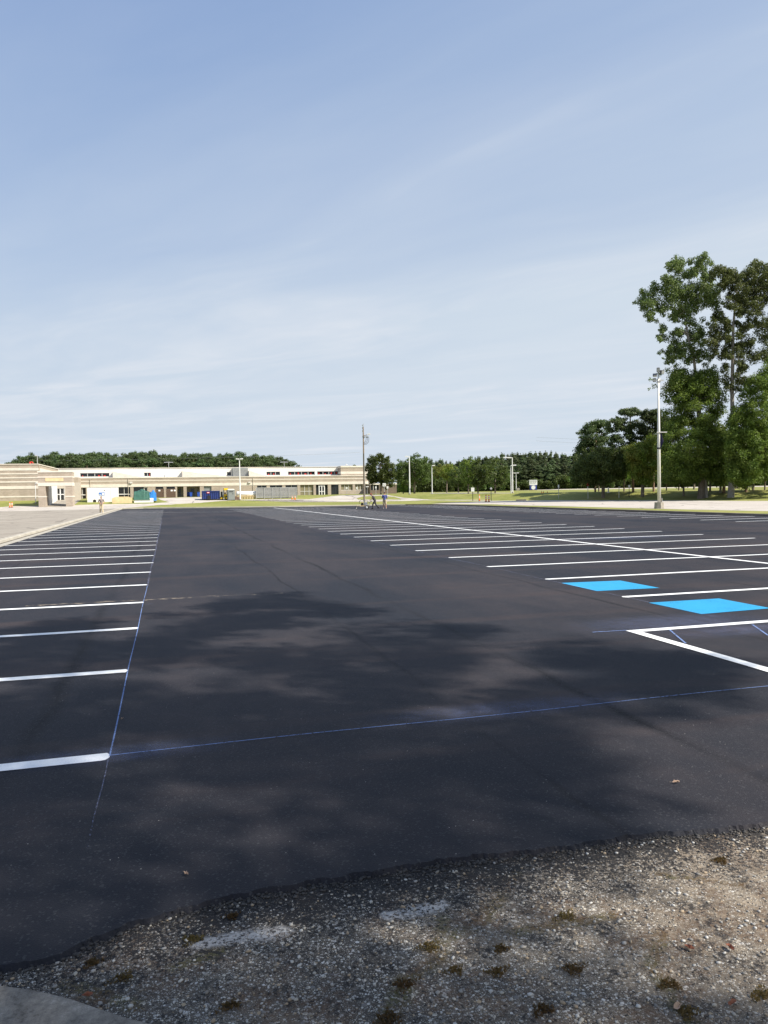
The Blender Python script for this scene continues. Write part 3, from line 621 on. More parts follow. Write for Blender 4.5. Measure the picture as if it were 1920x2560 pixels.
for x0, x1, k in X:
    w = x1-x0
    if k in ('win', 'blind', 'entry', 'sillwin', 'dark'):
        zb = 2.45 if k == 'sillwin' else ZB+.15
        wd = mk('window' if k != 'entry' else 'entrance', MB().box(x0, x1, YF+.34, YF+.40, zb, Z_open), 'blinds' if k in ('blind', 'sillwin') else 'glass', school)
        fr = MB(); n = {'win': 2, 'blind': 3, 'entry': 4, 'sillwin': 3, 'dark': 1}[k]
        for i in range(n+1):
            xx = x0+w*i/n; fr.box(xx-.05, xx+.05, YF+.26, YF+.335, zb, Z_open)
        fr.box(x0+.05, x1-.05, YF+.27, YF+.33, zb+.0, zb+.08)
        if k in ('win', 'blind'): fr.box(x0+.05, x1-.05, YF+.27, YF+.33, zb+.95, zb+1.06)
        mk('window_frame', fr, 'alu', wd)
        if k == 'win' and x0 < fx(640):
            mk('window_frame', MB().box(x0, x1, YF+.1, YF+.16, zb+.85, zb+.98), 'alu', wd)
        if k == 'entry':
            dr = mk('door', MB().box(x0+w*.28, x1-w*.28, YF+.20, YF+.25, ZB+.1, ZB+2.45), 'glass', school)
            df = MB()
            for xx in (x0+w*.28, x0+w*.5, x1-w*.28): df.box(xx-.09, xx+.09, YF+.12, YF+.195, ZB+.1, ZB+2.45)
            for zz in (ZB+.1, ZB+1.0, ZB+2.33):
                df.box(x0+w*.28+.09, x0+w*.5-.09, YF+.13, YF+.19, zz, zz+.12); df.box(x0+w*.5+.09, x1-w*.28-.09, YF+.13, YF+.19, zz, zz+.12)
            mk('door_frame', df, 'whitep', dr)
    elif k == 'door':
        mk('window', MB().box(x0, x1, YF+.36, YF+.42, ZB, Z_open), 'glass', school)
        d = mk('door', MB().box(x0+w*.78, x1-.1, YF+.25, YF+.31, ZB, Z_open-.25), 'glass', school)
        mk('door_frame', MB().box(x0+w*.74, x0+w*.78, YF+.22, YF+.32, ZB, Z_open-.1).box(x1-.1, x1, YF+.22, YF+.32, ZB, Z_open-.1).box(x0+w*.78, x1-.1, YF+.22, YF+.32, Z_open-.25, Z_open-.1), 'whitep', d)
    elif k == 'recess':
        d = mk('door', MB().box(x0+w*.3, x0+w*.62, YF+3.08, YF+3.17, ZB, Z_open-.5), 'grey', school)
        mk('door_window', MB().box(x0+w*.36, x0+w*.56, YF+3.02, YF+3.07, ZB+1.2, Z_open-.7), 'glass', d)
    elif k == 'shutter':
        sh = MB()
        for i in range(11): sh.box(x0, x1, YF+.30-.015*(i % 2), YF+.36, ZB+.25*i, ZB+.25*i+.235)
        mk('roller_shutter', sh, 'grey', school)
# upper storey, set back
YU = YF+4.0
def ux(px): return fx(px, YU, 1180)
xu0, xu1 = ux(120), ux(853); ZU = 8.45; wz0, wz1 = 6.42, 7.28
cl_ops = [(200, 273, 4, 'red'), (360, 377, 2, 'red'), (567, 578, 1, ''), (666, 700, 3, 'red'), (720, 720+67, 4, 'red'), (793, 851, 4, 'red')]
uw = MB(); prev = xu0
for a, b, n, r in cl_ops:
    x0, x1 = ux(a), ux(b)
    uw.box(prev, x0, YU, YU+.4, Z_par-.4, ZU-.12); uw.box(x0, x1, YU, YU+.4, Z_par-.4, wz0); uw.box(x0, x1, YU, YU+.4, wz1, ZU-.12); prev = x1
    wd = mk('clerestory_window', MB().box(x0, x1, YU+.22, YU+.27, wz0, wz1), 'glass', school); fr = MB()
    for i in range(n+1):
        xx = x0+(x1-x0)*i/n; fr.box(xx-.05, xx+.05, YU+.10, YU+.21, wz0, wz1)
    fr.box(x0+.05, x1-.05, YU+.11, YU+.20, wz0, wz0+.07)
    mk('window_frame', fr, 'alu', wd)
    if r:
        for i in range(n):
            if random.random() < .75:
                rd = MB(); xx = x0+(x1-x0)*(i+random.uniform(.2, .6))/n; rd.box(xx, xx+random.uniform(.15, .5), YU+.205, YU+.218, wz0+.08, wz0+random.uniform(.3, .8)); mk('red_blind', rd, 'red', wd)
uw.box(prev, xu1, YU, YU+.4, Z_par-.4, ZU-.12)
mk('upper_wall', uw, 'white', school)
mk('upper_coping', MB().box(xu0, xu1, YU-.12, YU+.6, ZU-.12, ZU), 'stone', school)
mk('upper_roof', MB().box(xu0, xu1, YU+.6, YU+30, ZU-.4, ZU-.15), 'roofm', school)
for a, b in ((283, 353), (455, 566), (620, 664)):      # sloping cheek walls rising from the parapet
    x0, x1 = ux(a), ux(b)
    mk('sloped_cheek', MB().prism([(x0, YU-1.9, Z_par-.3), (x1, YU-1.9, Z_par-.3), (x1, YU-1.9, Z_par+.12), (x0, YU-1.9, Z_par+1.45)], (0, 1.85, 0)), 'stone', school)
x0, x1 = ux(580), ux(619)
mk('louvre_screen', MB().box(x0, x1, YU-1.2, YU-.05, Z_par-.3, ZU-.3), 'grey', school)
lv = MB()
for i in range(8): lv.box(x0+.1, x1-.1, YU-1.28, YU-1.205, Z_par+.2+i*.22, Z_par+.32+i*.22)
mk('louvre', lv, 'galv', school)
x0, x1 = ux(380), ux(425)
mk('rooftop_duct', MB().box(x0, x1-1.2, YU-2.2, YU-.6, Z_par-.3, Z_par+.55).box(x1-1.1, x1, YU-2.4, YU-.6, Z_par-.3, Z_par+.95), 'whitep', school)
# taller brick block at the right end
xt0, xt1 = fx(853, YF+.6), xb
mk('end_block_wall', MB().box(xt0, xt1, YF+.62, YF+12, Z_par-.2, 6.5).box(xt0, xt1, YF+.62, YF+12, 7.1, 8.1), 'brick', school)
mk('stone_band', MB().box(xt0, xt1, YF+.58, YF+12, 6.5, 7.1), 'stone', school); mk('coping', MB().box(xt0-.05, xt1, YF+.5, YF+12, 8.1, 8.5), 'stone', school)
for a in (226, 633, 321): mk('downpipe', MB().tube([(fx(a), YF-.12, ZB-.2), (fx(a), YF-.12, Z_par-.3)], .05), 'corr', school)
for a, b_ in ((328, 1207), (624, 1206)): mk('wall_lamp', MB().box(fx(a)-.3, fx(a)+.3, YF-.35, YF-.065, fz(a, b_)-.15, fz(a, b_)+.15), 'alu', school)

# low wing at the right, in brown brick
YW = YF-3.0
w0, w1 = fx(925, YW), fx(992, YW)
wing = thing('school_wing', 'low flat brown brick wing at the right end of the school, half behind a maple', 'building', ((w0+w1)/2, YW, ZB))
zt = fz(960, 1208.5, YW); wins = [(fx(927, YW), fx(948, YW))]
mk('wall', MB().box(w0, wins[0][0], YW, YW+.4, ZB-.6, zt-.3).box(wins[0][0], wins[0][1], YW, YW+.4, ZB-.6, 2.4).box(wins[0][0], wins[0][1], YW, YW+.4, 4.0, zt-.3).box(wins[0][1], w1, YW, YW+.4, ZB-.6, zt-.3).box(w1-.4, w1, YW+.4, YW+20, ZB-.6, zt-.3).box(w0, w0+.4, YW+.4, YW+20, ZB-.6, zt-.3), 'brickdk', wing)
mk('coping', MB().box(w0-.05, w1+.05, YW-.06, YW+20, zt-.3, zt), 'stone', wing)
gw = mk('window', MB().box(wins[0][0], wins[0][1], YW+.25, YW+.3, 2.4, 4.0), 'glass', wing); fr = MB()
for i in range(4):
    xx = wins[0][0]+(wins[0][1]-wins[0][0])*i/3; fr.box(xx-.05, xx+.05, YW+.17, YW+.245, 2.4, 4.0)
mk('window_frame', fr, 'alu', gw)

# blank banded block at the far left
YL = 157.0
l1 = fx(95.5, YL, 1180); l0 = l1-45
blk = thing('gym_block', 'windowless banded brick block with a flat roof at the left edge', 'building', (l1-20, YL, 1.0))
ztop = fz(48, 1159.5, YL); px_rows = [1252, 1243.5, 1240, 1222.5, 1215, 1206.5, 1203, 1196, 1193, 1186, 1183, 1176.5, 1170, 1161.5]
zs = [fz(48, y, YL) for y in px_rows]; zs[0] = 0.6
wall = MB(); bandm = MB()
for i in range(len(zs)-1):
    tgt = bandm if i % 2 == 1 else wall; pr = .05 if i % 2 == 1 else 0
    tgt.box(l0, l1+pr, YL-pr, YL+28, zs[i], zs[i+1])
mk('wall', wall, 'brick', blk); mk('stone_band', bandm, 'stone', blk)
mk('coping', MB().box(l0, l1+.1, YL-.1, YL+28, zs[-1], ztop), 'stone', blk)
# sloping parapet running back from the block to the main roof
pA = (l1, YL+28.2); Pq = onY(136, 1168.2, YU-.3); pts = [(l1+.1, YL+.3, ztop-.05), (Pq.x, Pq.y, Pq.z), (Pq.x, Pq.y, 4.5), (l1+.1, YL+.3, 4.5)]
mk('link_wall', MB().prism(pts, (-.4, .2, 0)), 'brick', blk)
mk('link_wall', MB().box(l1+.1, fx(183, YF-6), YF-6, YF-5.6, .9, 6.0), 'brick', blk)
mk('link_band', MB().box(l1+.1, fx(183, YF-6)+.05, YF-6.06, YF-5.6, 6.0, 6.25), 'stone', blk)
lw0, lw1 = fx(183, YF-6), fx(196, YF-6)
mk('link_wall', MB().box(lw0, lw1, YF-6, YF+.45, 4.0, 6.1), 'brick', blk); mk('link_wall', MB().box(lw1-1.0, lw1, YF-6, YF+.45, .9, 4.0), 'brick', blk)
mk('link_window', MB().box(lw0, lw1-1.0, YF-5.2, YF-5.1, .9, 4.0), 'glass', blk)

# covered walkway
YC = 144.0
c0, c1, c2, c3 = fx(96, YC), fx(114, YC), fx(164, YC), fx(181, YC); zc0 = -.2; sheet('passage_floor', [(c0, YC-.5), (c3, YC-.5), (c3, 157.4), (c0, 157.4)], 'apron', .012)
zr = fz(140, 1177.3, YC); zl = fz(140, 1215.5, YC)
walk = thing('covered_walkway', 'banded brick entrance portico over a long white-walled covered passage', 'portico', ((c0+c3)/2, YC, .3))
YE = 157.5
levels = [(fz(140, 1266, YC)-.6, 1242.8), (None, 1240), (None, 1214.8), (None, 1206.5), (None, 1194), (None, 1190.8), (None, 1181), (None, 1177.3)]
for (x0, x1) in ((c0, c1), (c2, c3)):
    zz = [levels[0][0]] + [fz(140, l[1], YC) for l in levels]
    wal, ban = MB(), MB()
    for i in range(3): (ban if i == 1 else wal).box(x0-(.04 if i == 1 else 0), x1+(.04 if i == 1 else 0), YC-(.04 if i == 1 else 0), YC+3.2, zz[i], zz[i+1])
    mk('pier', wal, 'brick', walk); mk('pier_band', ban, 'stone', walk)
zz = [fz(140, l[1], YC) for l in levels]
mk('stone_band', MB().box(c0-.05, c3+.05, YC-.06, YC+3.2, zz[2], zz[3]), 'stone', walk)
mk('fascia', MB().box(c0, c3, YC, YC+3.2, zz[3], zz[4]), 'brick', walk)
mk('stone_band', MB().box(c0-.05, c3+.05, YC-.05, YC+3.2, zz[4], zz[5]), 'stone', walk)
mk('fascia', MB().box(c0, c3, YC, YC+3.2, zz[5], zz[6]), 'brick', walk)
mk('coping', MB().box(c0-.08, c3+.08, YC-.08, YC+3.4, zz[6], zz[7]), 'stone', walk)
mk('fascia_recess', MB().box(c1, c2-.3, YC-.03, YC-.005, fz(140, 1203, YC), fz(140, 1195, YC)), 'pale', walk)
pw = MB()
n = 9
for i in range(n):                                     # pleated white panels down the left side
    ya = YC+3.3+(YE-YC-3.3)*i/n; yb = YC+3.3+(YE-YC-3.3)*(i+.82)/n
    pw.box(c1-.1, c1+.22+(.10 if i % 2 else 0), ya, yb, T(0, ya)-.2, 4.3)
mk('side_panel', pw, 'whitep', walk)
mk('passage_wall', MB().box(c0+.4, c1-.12, YC+3.3, YE, -.2, 3.88), 'corr', walk)
dd0, dd1 = fx(139, YE), fx(162, YE)
dz = T(0, YE)
mk('passage_wall', MB().box(c1-.1, dd0, YE, YE+.3, .5, 4.6).box(dd1, c3, YE, YE+.3, .5, 4.6).box(dd0, dd1, YE, YE+.3, dz+2.2, 4.6), 'corr', walk)
d = mk('door', MB().box(dd0, dd1, YE+.2, YE+.26, dz-.1, dz+2.5), 'glass', walk); df = MB()
for xx in (dd0+.08, (dd0+dd1)/2, dd1-.08): df.box(xx-.08, xx+.08, YE+.08, YE+.195, dz-.1, dz+2.5)
mk('door_frame', df.box(dd0+.16, (dd0+dd1)/2-.08, YE+.1, YE+.19, dz+1, dz+1.15).box((dd0+dd1)/2+.08, dd1-.16, YE+.1, YE+.19, dz+1, dz+1.15), 'whitep', d)

# ------------------------------------------------------------------ site clutter in front of the school
def scale_at(p): return depth(p)/FPX                   # metres per photo pixel
def site(px, py): return G(px, py)
def boxthing(name, label, cat, x0, x1, ytop, ybase, mat, dpt, part, group=None):
    a, b = G(x0, ybase), G(x1, ybase); Y = min(a.y, b.y); xx0, xx1 = fx(x0, Y, ybase), fx(x1, Y, ybase); zb = min(a.z, b.z)
    zt_ = fz((x0+x1)/2, ytop, Y); t = thing(name, label, cat, ((xx0+xx1)/2, Y+dpt/2, zb), group)
    mk(part, MB().box(xx0, xx1, Y, Y+dpt, zb-.05, zt_), mat, t, bevel=.03)
    return t, xx0, xx1, Y, zb, zt_
t, x0, x1, y, zb, zt = boxthing('site_trailer', 'plain white site trailer with a small blue poster on its side', 'trailer', 218, 295, 1218.5, 1254.5, 'whitep', 2.6, 'body')
mk('roof_edge', MB().box(x0-.05, x1+.05, y-.05, y+2.65, zt, zt+.08), 'alu', t)
p = mk('poster', MB().box(fx(247, y), fx(262, y), y-.03, y-.004, fz(255, 1238.5, y), fz(255, 1231, y)), 'posterb', t)
mk('poster_print', MB().box(fx(255, y), fx(261, y), y-.04, y-.032, fz(255, 1237.3, y), fz(255, 1233, y)).box(fx(248, y), fx(253, y), y-.04, y-.032, fz(255, 1237.5, y), fz(255, 1236.2, y)), 'signw', p)
mk('seam', MB().box(fx(277, y)-.03, fx(277, y)+.03, y-.02, y-.003, zb, zt), 'alu', t)
mk('vent', MB().box(fx(260, y), fx(262, y), y-.05, y-.003, fz(255, 1227, y), fz(255, 1225, y)), 'black', t)
mk('wheel', MB().tube([(fx(236, y), y-.01, zb+.2), (fx(236, y), y+.25, zb+.2)], .3, 14), 'dark', t)
t, x0, x1, y, zb, zt = boxthing('insulation_stack', 'long stack of cream insulation boards between white trailer and tarps', 'boards', 280, 330, 1245, 1257.5, 'pale', 1.6, 'board_pile')
for i in range(3): mk('board', MB().box(x0+.15+.25*i, x1-.1-.3*i, y+.05, y+1.5, zt+.005+.085*i, zt+.08+.085*i), 'pale', t)
t, x0, x1, y, zb, zt = boxthing('tarp_covered_pile', 'materials pile under green and blue tarps on a low white skid', 'pile', 335, 384, 1245.5, 1256, 'whitep', 2.2, 'skid')
def lumpy(x0, x1, y0, y1, z0, z1, seed):
    m = MB(); nx, ny = 16, 8; rr = random.Random(seed); vs = []
    for j in range(ny+1):
        for i in range(nx+1):
            u, v = i/nx, j/ny; e = min(1, min(u, 1-u)*14)*min(1, min(v, 1-v)*7.0)
            vs.append((x0+(x1-x0)*u+rr.uniform(-.04, .04), y0+(y1-y0)*v, z0+(z1-z0)*(e**.4)*(1-.18*rr.random()-.12*math.sin(u*9))))
    m.add(vs, [(j*(nx+1)+i, j*(nx+1)+i+1, (j+1)*(nx+1)+i+1, (j+1)*(nx+1)+i) for j in range(ny) for i in range(nx)]); return m
ztp = fz(350, 1225, y)
mk('green_tarp', lumpy(fx(332, y), fx(376, y), y-.1, y+2.4, zt-.3, ztp, 3), 'tarpg', t)
mk('blue_tarp', lumpy(fx(373, y), fx(391, y), y, y+2.2, zt-.5, ztp-.15, 5), 'tarpb', t)
for (a, b, lab) in ((389.5, 409, 'brown board screen with a small white notice, nearest the blue tarp'), (416, 438, 'wider brown board screen with two small notices, left of the blue carts')):
    p = G((a+b)/2, 1244.2); Y = p.y; x0, x1 = fx(a, Y), fx(b, Y); zt = fz((a+b)/2, 1222, Y); t = thing('board_screen', lab, 'screen', ((x0+x1)/2, Y, p.z), 'brown board screens by the doors')
    m = MB(); n = 8
    for i in range(n): m.box(x0, x1, Y-.02*(i % 2), Y+.05, p.z+(zt-p.z)*i/n+.02, p.z+(zt-p.z)*(i+1)/n-.02)
    mk('board_panel', m, 'plank', t)
    for xx in (x0-.1, x1): mk('post', MB().box(xx, xx+.1, Y-.04, Y+.08, p.z-.1, zt+.05), 'plank', t)
    for q in ((.35,) if a < 400 else (.5, .85)): mk('notice', MB().box(x0+(x1-x0)*q, x0+(x1-x0)*q+.4, Y-.05, Y-.025, p.z+(zt-p.z)*.72, p.z+(zt-p.z)*.72+.32), 'signw', t)
# recycling carts
def cart(px, py, label):
    p = G(px, py); t = thing('wheeled_bin', label, 'bin', p, 'blue wheeled bins beside the doors'); m = MB()
    h = 1.05; w0_, w1_ = .24, .31
    vs = [(-w0_, -.28, .08), (w0_, -.28, .08), (w0_, .28, .08), (-w0_, .28, .08), (-w1_, -.36, h), (w1_, -.36, h), (w1_, .36, h), (-w1_, .36, h)]
    m.add(vs, [(0, 3, 2, 1), (4, 5, 6, 7), (0, 1, 5, 4), (1, 2, 6, 5), (2, 3, 7, 6), (3, 0, 4, 7)])
    mk('body', m, 'binblue', t, local=True)
    mk('lid', MB().box(-.33, .33, -.40, .38, h+.003, h+.07), 'binblue', t, local=True, bevel=.02)
    for s_ in (-1, 1): mk('wheel', MB().tube([(s_*.25, .33, .12), (s_*.31, .33, .12)], .12, 12), 'dark', t, local=True)
    mk('handle', MB().tube([(-.25, .44, h-.02), (.25, .44, h-.02)], .02, 6), 'black', t, local=True)
for px, lab in ((464.5, 'blue wheeled bin at the left of the three standing together'), (471, 'middle blue wheeled bin of the three standing together'), (477.5, 'blue wheeled bin at the right of the three standing together'), (496.5, 'lone blue wheeled bin just behind the navy skip')): cart(px, 1242.3, lab)
# navy roll-off skip
p = G(529, 1250.5); Y = p.y; x0, x1 = fx(505.5, Y), fx(549.5, Y); zt = fz(528, 1227.3, Y); cx = (x0+x1)/2
t = thing('roll_off_skip', 'navy steel roll-off skip with a red and white placard', 'skip', (cx, Y+1, p.z))
m = MB(); wl = .12
m.box(x0, x1, Y, Y+wl, p.z+.25, zt).box(x0, x1, Y+2.3, Y+2.4, p.z+.25, zt).box(x0, x0+wl, Y+wl, Y+2.3, p.z+.25, zt).box(x1-wl, x1, Y+wl, Y+2.3, p.z+.25, zt).box(x0+wl, x1-wl, Y+wl, Y+2.3, p.z+.25, p.z+.35)
mk('hull', m, 'navy', t)
rb = MB()
for i in range(9): xx = x0+.1+(x1-x0-.3)*i/8; rb.box(xx, xx+.1, Y-.09, Y-.003, p.z+.25, zt-.12)
mk('rib', rb, 'navy', t); mk('top_rail', MB().box(x0-.04, x1+.04, Y-.12, Y-.003, zt-.12, zt+.02), 'navy', t)
mk('placard', MB().box(fx(517, Y), fx(524, Y), Y-.13, Y-.1, fz(520, 1233.3, Y), fz(520, 1229.8, Y)), 'signr', t)
mk('placard_print', MB().box(fx(518, Y), fx(523, Y), Y-.14, Y-.132, fz(520, 1232.3, Y), fz(520, 1230.9, Y)), 'signw', t)
for xx in (x0+.5, x1-.8): mk('skid', MB().box(xx, xx+.3, Y+.1, Y+2.2, p.z-.02, p.z+.25), 'black', t)
mk('hook_frame', MB().box(cx-.7, cx-.1, Y-.2, Y-.1, p.z+.15, p.z+.9), 'black', t)
# yellow lift machine
p = G(559, 1250); Y = p.y; s_ = scale_at(p)
t = thing('forklift', 'yellow and dark forklift parked between navy skip and grey toilet cabin', 'forklift', p)
q = lambda px, py: (fx(px, Y), fz(px, py, Y))
def pbx(name, a, b, y0, y1, mat, par, dy0=0, dy1=1.2, **k):
    X0, _ = q(a, y0); X1, _ = q(b, y0); Za = q(a, y1)[1]; Zb = q(a, y0)[1]
    return mk(name, MB().box(X0, X1, Y+dy0, Y+dy1, min(Za, Zb), max(Za, Zb)), mat, par, **k)
pbx('body', 559.5, 568.5, 1235.5, 1243, 'yellow', t, 0, 1.4, bevel=.05); pbx('cab_roof', 559.5, 570.5, 1220.5, 1226, 'yellow', t, -.1, 1.5, bevel=.05)
for px in (560.2, 568.2):
    for dy in (0, 1.3): X0 = q(px, 1230)[0]; mk('cab_post', MB().box(X0-.04, X0+.04, Y+dy, Y+dy+.08, q(px, 1235.5)[1], q(px, 1226)[1]), 'black', t)
pbx('counterweight', 550, 559, 1229, 1246, 'black', t, .05, 1.35, bevel=.08)
for px in (550.5, 557.5): X0 = q(px, 1230)[0]; mk('mast', MB().box(X0-.06, X0+.06, Y-.15, Y-.02, q(px, 1247)[1], q(px, 1224.5)[1]), 'galv', t)
for px in (553.5, 565.5):
    X0 = q(px, 1230)[0]; w = mk('wheel', MB().tube([(X0, Y-.2, p.z+.36), (X0, Y+.08, p.z+.36)], .38, 16), 'dark', t); mk('rim', MB().tube([(X0, Y-.22, p.z+.36), (X0, Y-.205, p.z+.36)], .2, 12), 'yellow', w)
mk('seat', MB().box(q(562, 0)[0], q(565, 0)[0], Y+.4, Y+.9, q(562, 1235.4)[1], q(562, 1231)[1]), 'black', t)
# portable toilet
p = G(578, 1251); Y = p.y; x0, x1 = fx(569, Y), fx(587, Y); zt = fz(578, 1225, Y)
t = thing('portable_toilet', 'grey portable toilet cabin with a pale domed roof', 'toilet cabin', (fx(578, Y), Y+.6, p.z))
mk('cabin', MB().box(x0, x1, Y, Y+1.4, p.z+.08, zt), 'grey', t, bevel=.04); mk('base', MB().box(x0-.05, x1+.05, Y-.05, Y+1.45, p.z-.02, p.z+.075), 'black', t)
mk('roof', MB().prism([(x0-.05, Y-.05, zt+.004), (x1+.05, Y-.05, zt+.004), (x1-.2, Y-.05, zt+.22), (x0+.2, Y-.05, zt+.22)], (0, 1.5, 0)), 'whitep', t)
dr = mk('door', MB().box(x0+.18, x1-.18, Y-.05, Y-.004, p.z+.12, zt-.12), 'grey', t); mk('handle', MB().box(x1-.4, x1-.32, Y-.09, Y-.052, p.z+1.2, p.z+1.4), 'black', dr)
mk('vent', MB().box(x0+.3, x1-.3, Y-.07, Y-.052, zt-.4, zt-.25), 'black', dr)
# long white tank on timber cribbing
p = G(616, 1246.5); Y = p.y; x0, x1 = fx(591, Y), fx(641, Y); s_ = scale_at(p)
t = thing('horizontal_tank', 'long pale cylindrical tank lying on timber cribbing by the lamp post', 'tank', ((x0+x1)/2, Y, p.z))
zc_ = fz(616, 1234.5, Y); rr = .50
mk('tank_shell', MB().tube([(x0, Y, zc_), (x0+.12, Y, zc_), (x1-.12, Y, zc_), (x1, Y, zc_)], [rr*.75, rr, rr, rr*.75], 18), 'whitep', t, smooth=True)
cb = MB()
for i in range(12): xx = x0+.15+(x1-x0-.5)*i/11; cb.box(xx, xx+.16, Y-.55, Y+.55, p.z-.05, zc_-.38)
mk('cribbing', cb, 'pale', t); mk('crib_rail', MB().box(x0+.1, x1-.1, Y-.62, Y-.555, zc_-.52, zc_-.38), 'pale', t)
p = G(590, 1249); mk_t = thing('spoil_heap', 'small dark heap of spoil at the foot of the lamp post', 'heap', p)
mk('earth', lumpy(p.x-.9, p.x+.7, p.y-.6, p.y+.6, p.z-.1, p.z+.6, 9), 'plank', mk_t)
# stacked aluminium bleachers
a_, b_ = G(640.5, 1247), G(742, 1244.5); Y = a_.y; x0, x1 = a_.x, fx(742, Y); zb = a_.z; zt = fz(690, 1219, Y)
t = thing('bleacher_stand', 'wide grey slatted metal bleacher standing on the grass with its back to the lot', 'bleachers', ((x0+x1)/2, Y, zb))
for i in range(9):
    z = zb+.18+(zt-zb-.3)*i/8; mk('plank', MB().box(x0, x1, Y+.02+.0*i, Y+.07, z, z+.15), 'galv', t)
mk('shaded_seat_deck', MB().prism([(x0+.05, Y+.12, zt-.12), (x0+.05, Y+2.1, zb+.35), (x0+.05, Y+2.1, zb+.42), (x0+.05, Y+.12, zt-.05)], (x1-x0-.1, 0, 0)), 'plank', t)  # seat undersides as one sheet, their shade put into the dark board colour
for i in range(6):
    xx = x0+(x1-x0)*i/5; mk('post', MB().box(xx-.05, xx+.05, Y-.06, Y+.015, zb-.05, zt+.03).bar((xx, Y+2.2, zb), (xx, Y+.1, zt-.1), .06), 'galv', t)

# ------------------------------------------------------------------ posts, lamps, signs, cones
def lamp_post(px, yb, yt, w, label, heads, mat='conc', base=0, cat='lamp post', group='light posts around the school grounds', name='lamp_post', hl=.9):
    p = G(px, yb); h = hgt(p, px, yt); s_ = scale_at(p); r = w*s_/2
    t = thing(name, label, cat, p, group)
    mk('pole', MB().tube([(0, 0, 0), (0, 0, h)], [r, r*.62], 10), mat, t, local=True, smooth=False)
    if base: mk('base', MB().tube([(0, 0, -.1), (0, 0, base)], r*2.2, 12), 'concd', t, local=True)
    for hd in heads:
        d = R0.normalized()*hd
        if abs(hd) < 1: d = Vector((0, -.2, 0)) + R0.normalized()*hd
        e = d.normalized(); mk('lamp_head', MB().bar(tuple(e*r*.8+Vector((0, 0, h-.02))), tuple(e*(r*.8+hl)+Vector((0, 0, h+.03))), .34, .2), 'whitep', t, local=True, bevel=.02)
    return t, p, h
lamp_post(600.5, 1250.5, 1147.5, 3.6, 'white double-headed lamp post between the grey toilet cabin and the pale tank', (-1, 1), 'whitep', .25, hl=.55)
lamp_post(865, 1235.5, 1161.5, 2.0, 'thin white lamp post in front of the brick end of the school', (.5, 1), 'whitep', hl=.35)
lamp_post(1024.5, 1236, 1141.5, 3.4, 'thick white lamp post with a left-facing head in front of the large dark maple', (-1,), 'whitep', .2, hl=.75)
lamp_post(1080.5, 1235, 1164, 2.4, 'slim white lamp post just right of the pair of big maples', (1,), 'whitep', .1, hl=.5)
lamp_post(1281.5, 1233, 1144, 3.4, 'tallest white lamp post in front of the conifer wood, head to the left', (-1,), 'whitep', .2, hl=1.5)
lamp_post(1277.5, 1233.4, 1163.5, 2.2, 'shorter white lamp post standing close against the tall one by the conifer wood', (1,), 'whitep', hl=.9)
lamp_post(1290.5, 1226.6, 1182.5, 1.8, 'small T-topped white lamp post left of the blue school sign', (-1, 1), 'whitep', hl=.75)
lamp_post(89.5, 1259, 1208, 1.8, 'short white lamp post on the grass before the blank brick block', (1,), 'whitep', .2, hl=.3)
# roof masts
for (px, Y, zt_, w, lab) in ((421.5, YU+8, 1155.5, 11, 'T-shaped aerial on the flat roof, nearer the middle of the school'), (710.5, YU+8, 1155, 10, 'T-shaped aerial on the flat roof, over the right-hand windows')):
    x = fx(px, Y, 1160); z1 = fz(px, zt_, Y); t = thing('roof_aerial', lab, 'aerial', (x, Y, ZU-.15), 'aerials on the school roof')
    mk('mast', MB().tube([(x, Y, ZU-.2), (x, Y, z1)], .06, 8), 'galv', t); mk('crossarm', MB().tube([(x-w*.1, Y, z1-.05), (x, Y, z1), (x+w*.1, Y, z1-.05)], .07, 6), 'galv', t)
Yg = YL+6; x = fx(93.5, Yg, 1150); t = thing('roof_floodlight', 'slim pole light on the roof corner of the blank block', 'light', (x, Yg, ztop)); zt_ = fz(93, 1140, Yg)
mk('pole', MB().tube([(x, Yg, ztop-.1), (x, Yg, zt_)], .06, 8), 'galv', t); mk('lamp_head', MB().box(x-.45, x+.02, Yg-.1, Yg+.1, zt_-.02, zt_+.15), 'galv', t)
x = fx(75, Yg, 1152); t = thing('red_roof_vent', 'red pipe vent on the roof of the blank block', 'roof vent', (x, Yg, ztop))
mk('pipe', MB().tube([(x, Yg, ztop-.1), (x, Yg, ztop+.55), (x+.3, Yg, ztop+.62), (x+.6, Yg, ztop+.3)], [.2, .17, .12, .1], 10), 'red', t); mk('collar', MB().tube([(x, Yg, ztop+.05), (x, Yg, ztop+.12)], .28, 10), 'red', t)
# goal-like white pipe frame beside the block
p1 = G(79.5, 1249.5); p2 = Vector((p1.x+1.3, p1.y, p1.z)); zt_ = fz(79.5, 1204.5, p1.y)
t = thing('pipe_frame', 'tall white pipe frame with a horizontal arm by the blank brick block', 'frame', p1)
mk('upright', MB().tube([tuple(p1), (p1.x, p1.y, zt_)], .06, 8), 'whitep', t); mk('arm', MB().tube([(p1.x, p1.y, zt_), (fx(96, p1.y), p1.y, zt_)], .06, 8), 'whitep', t)

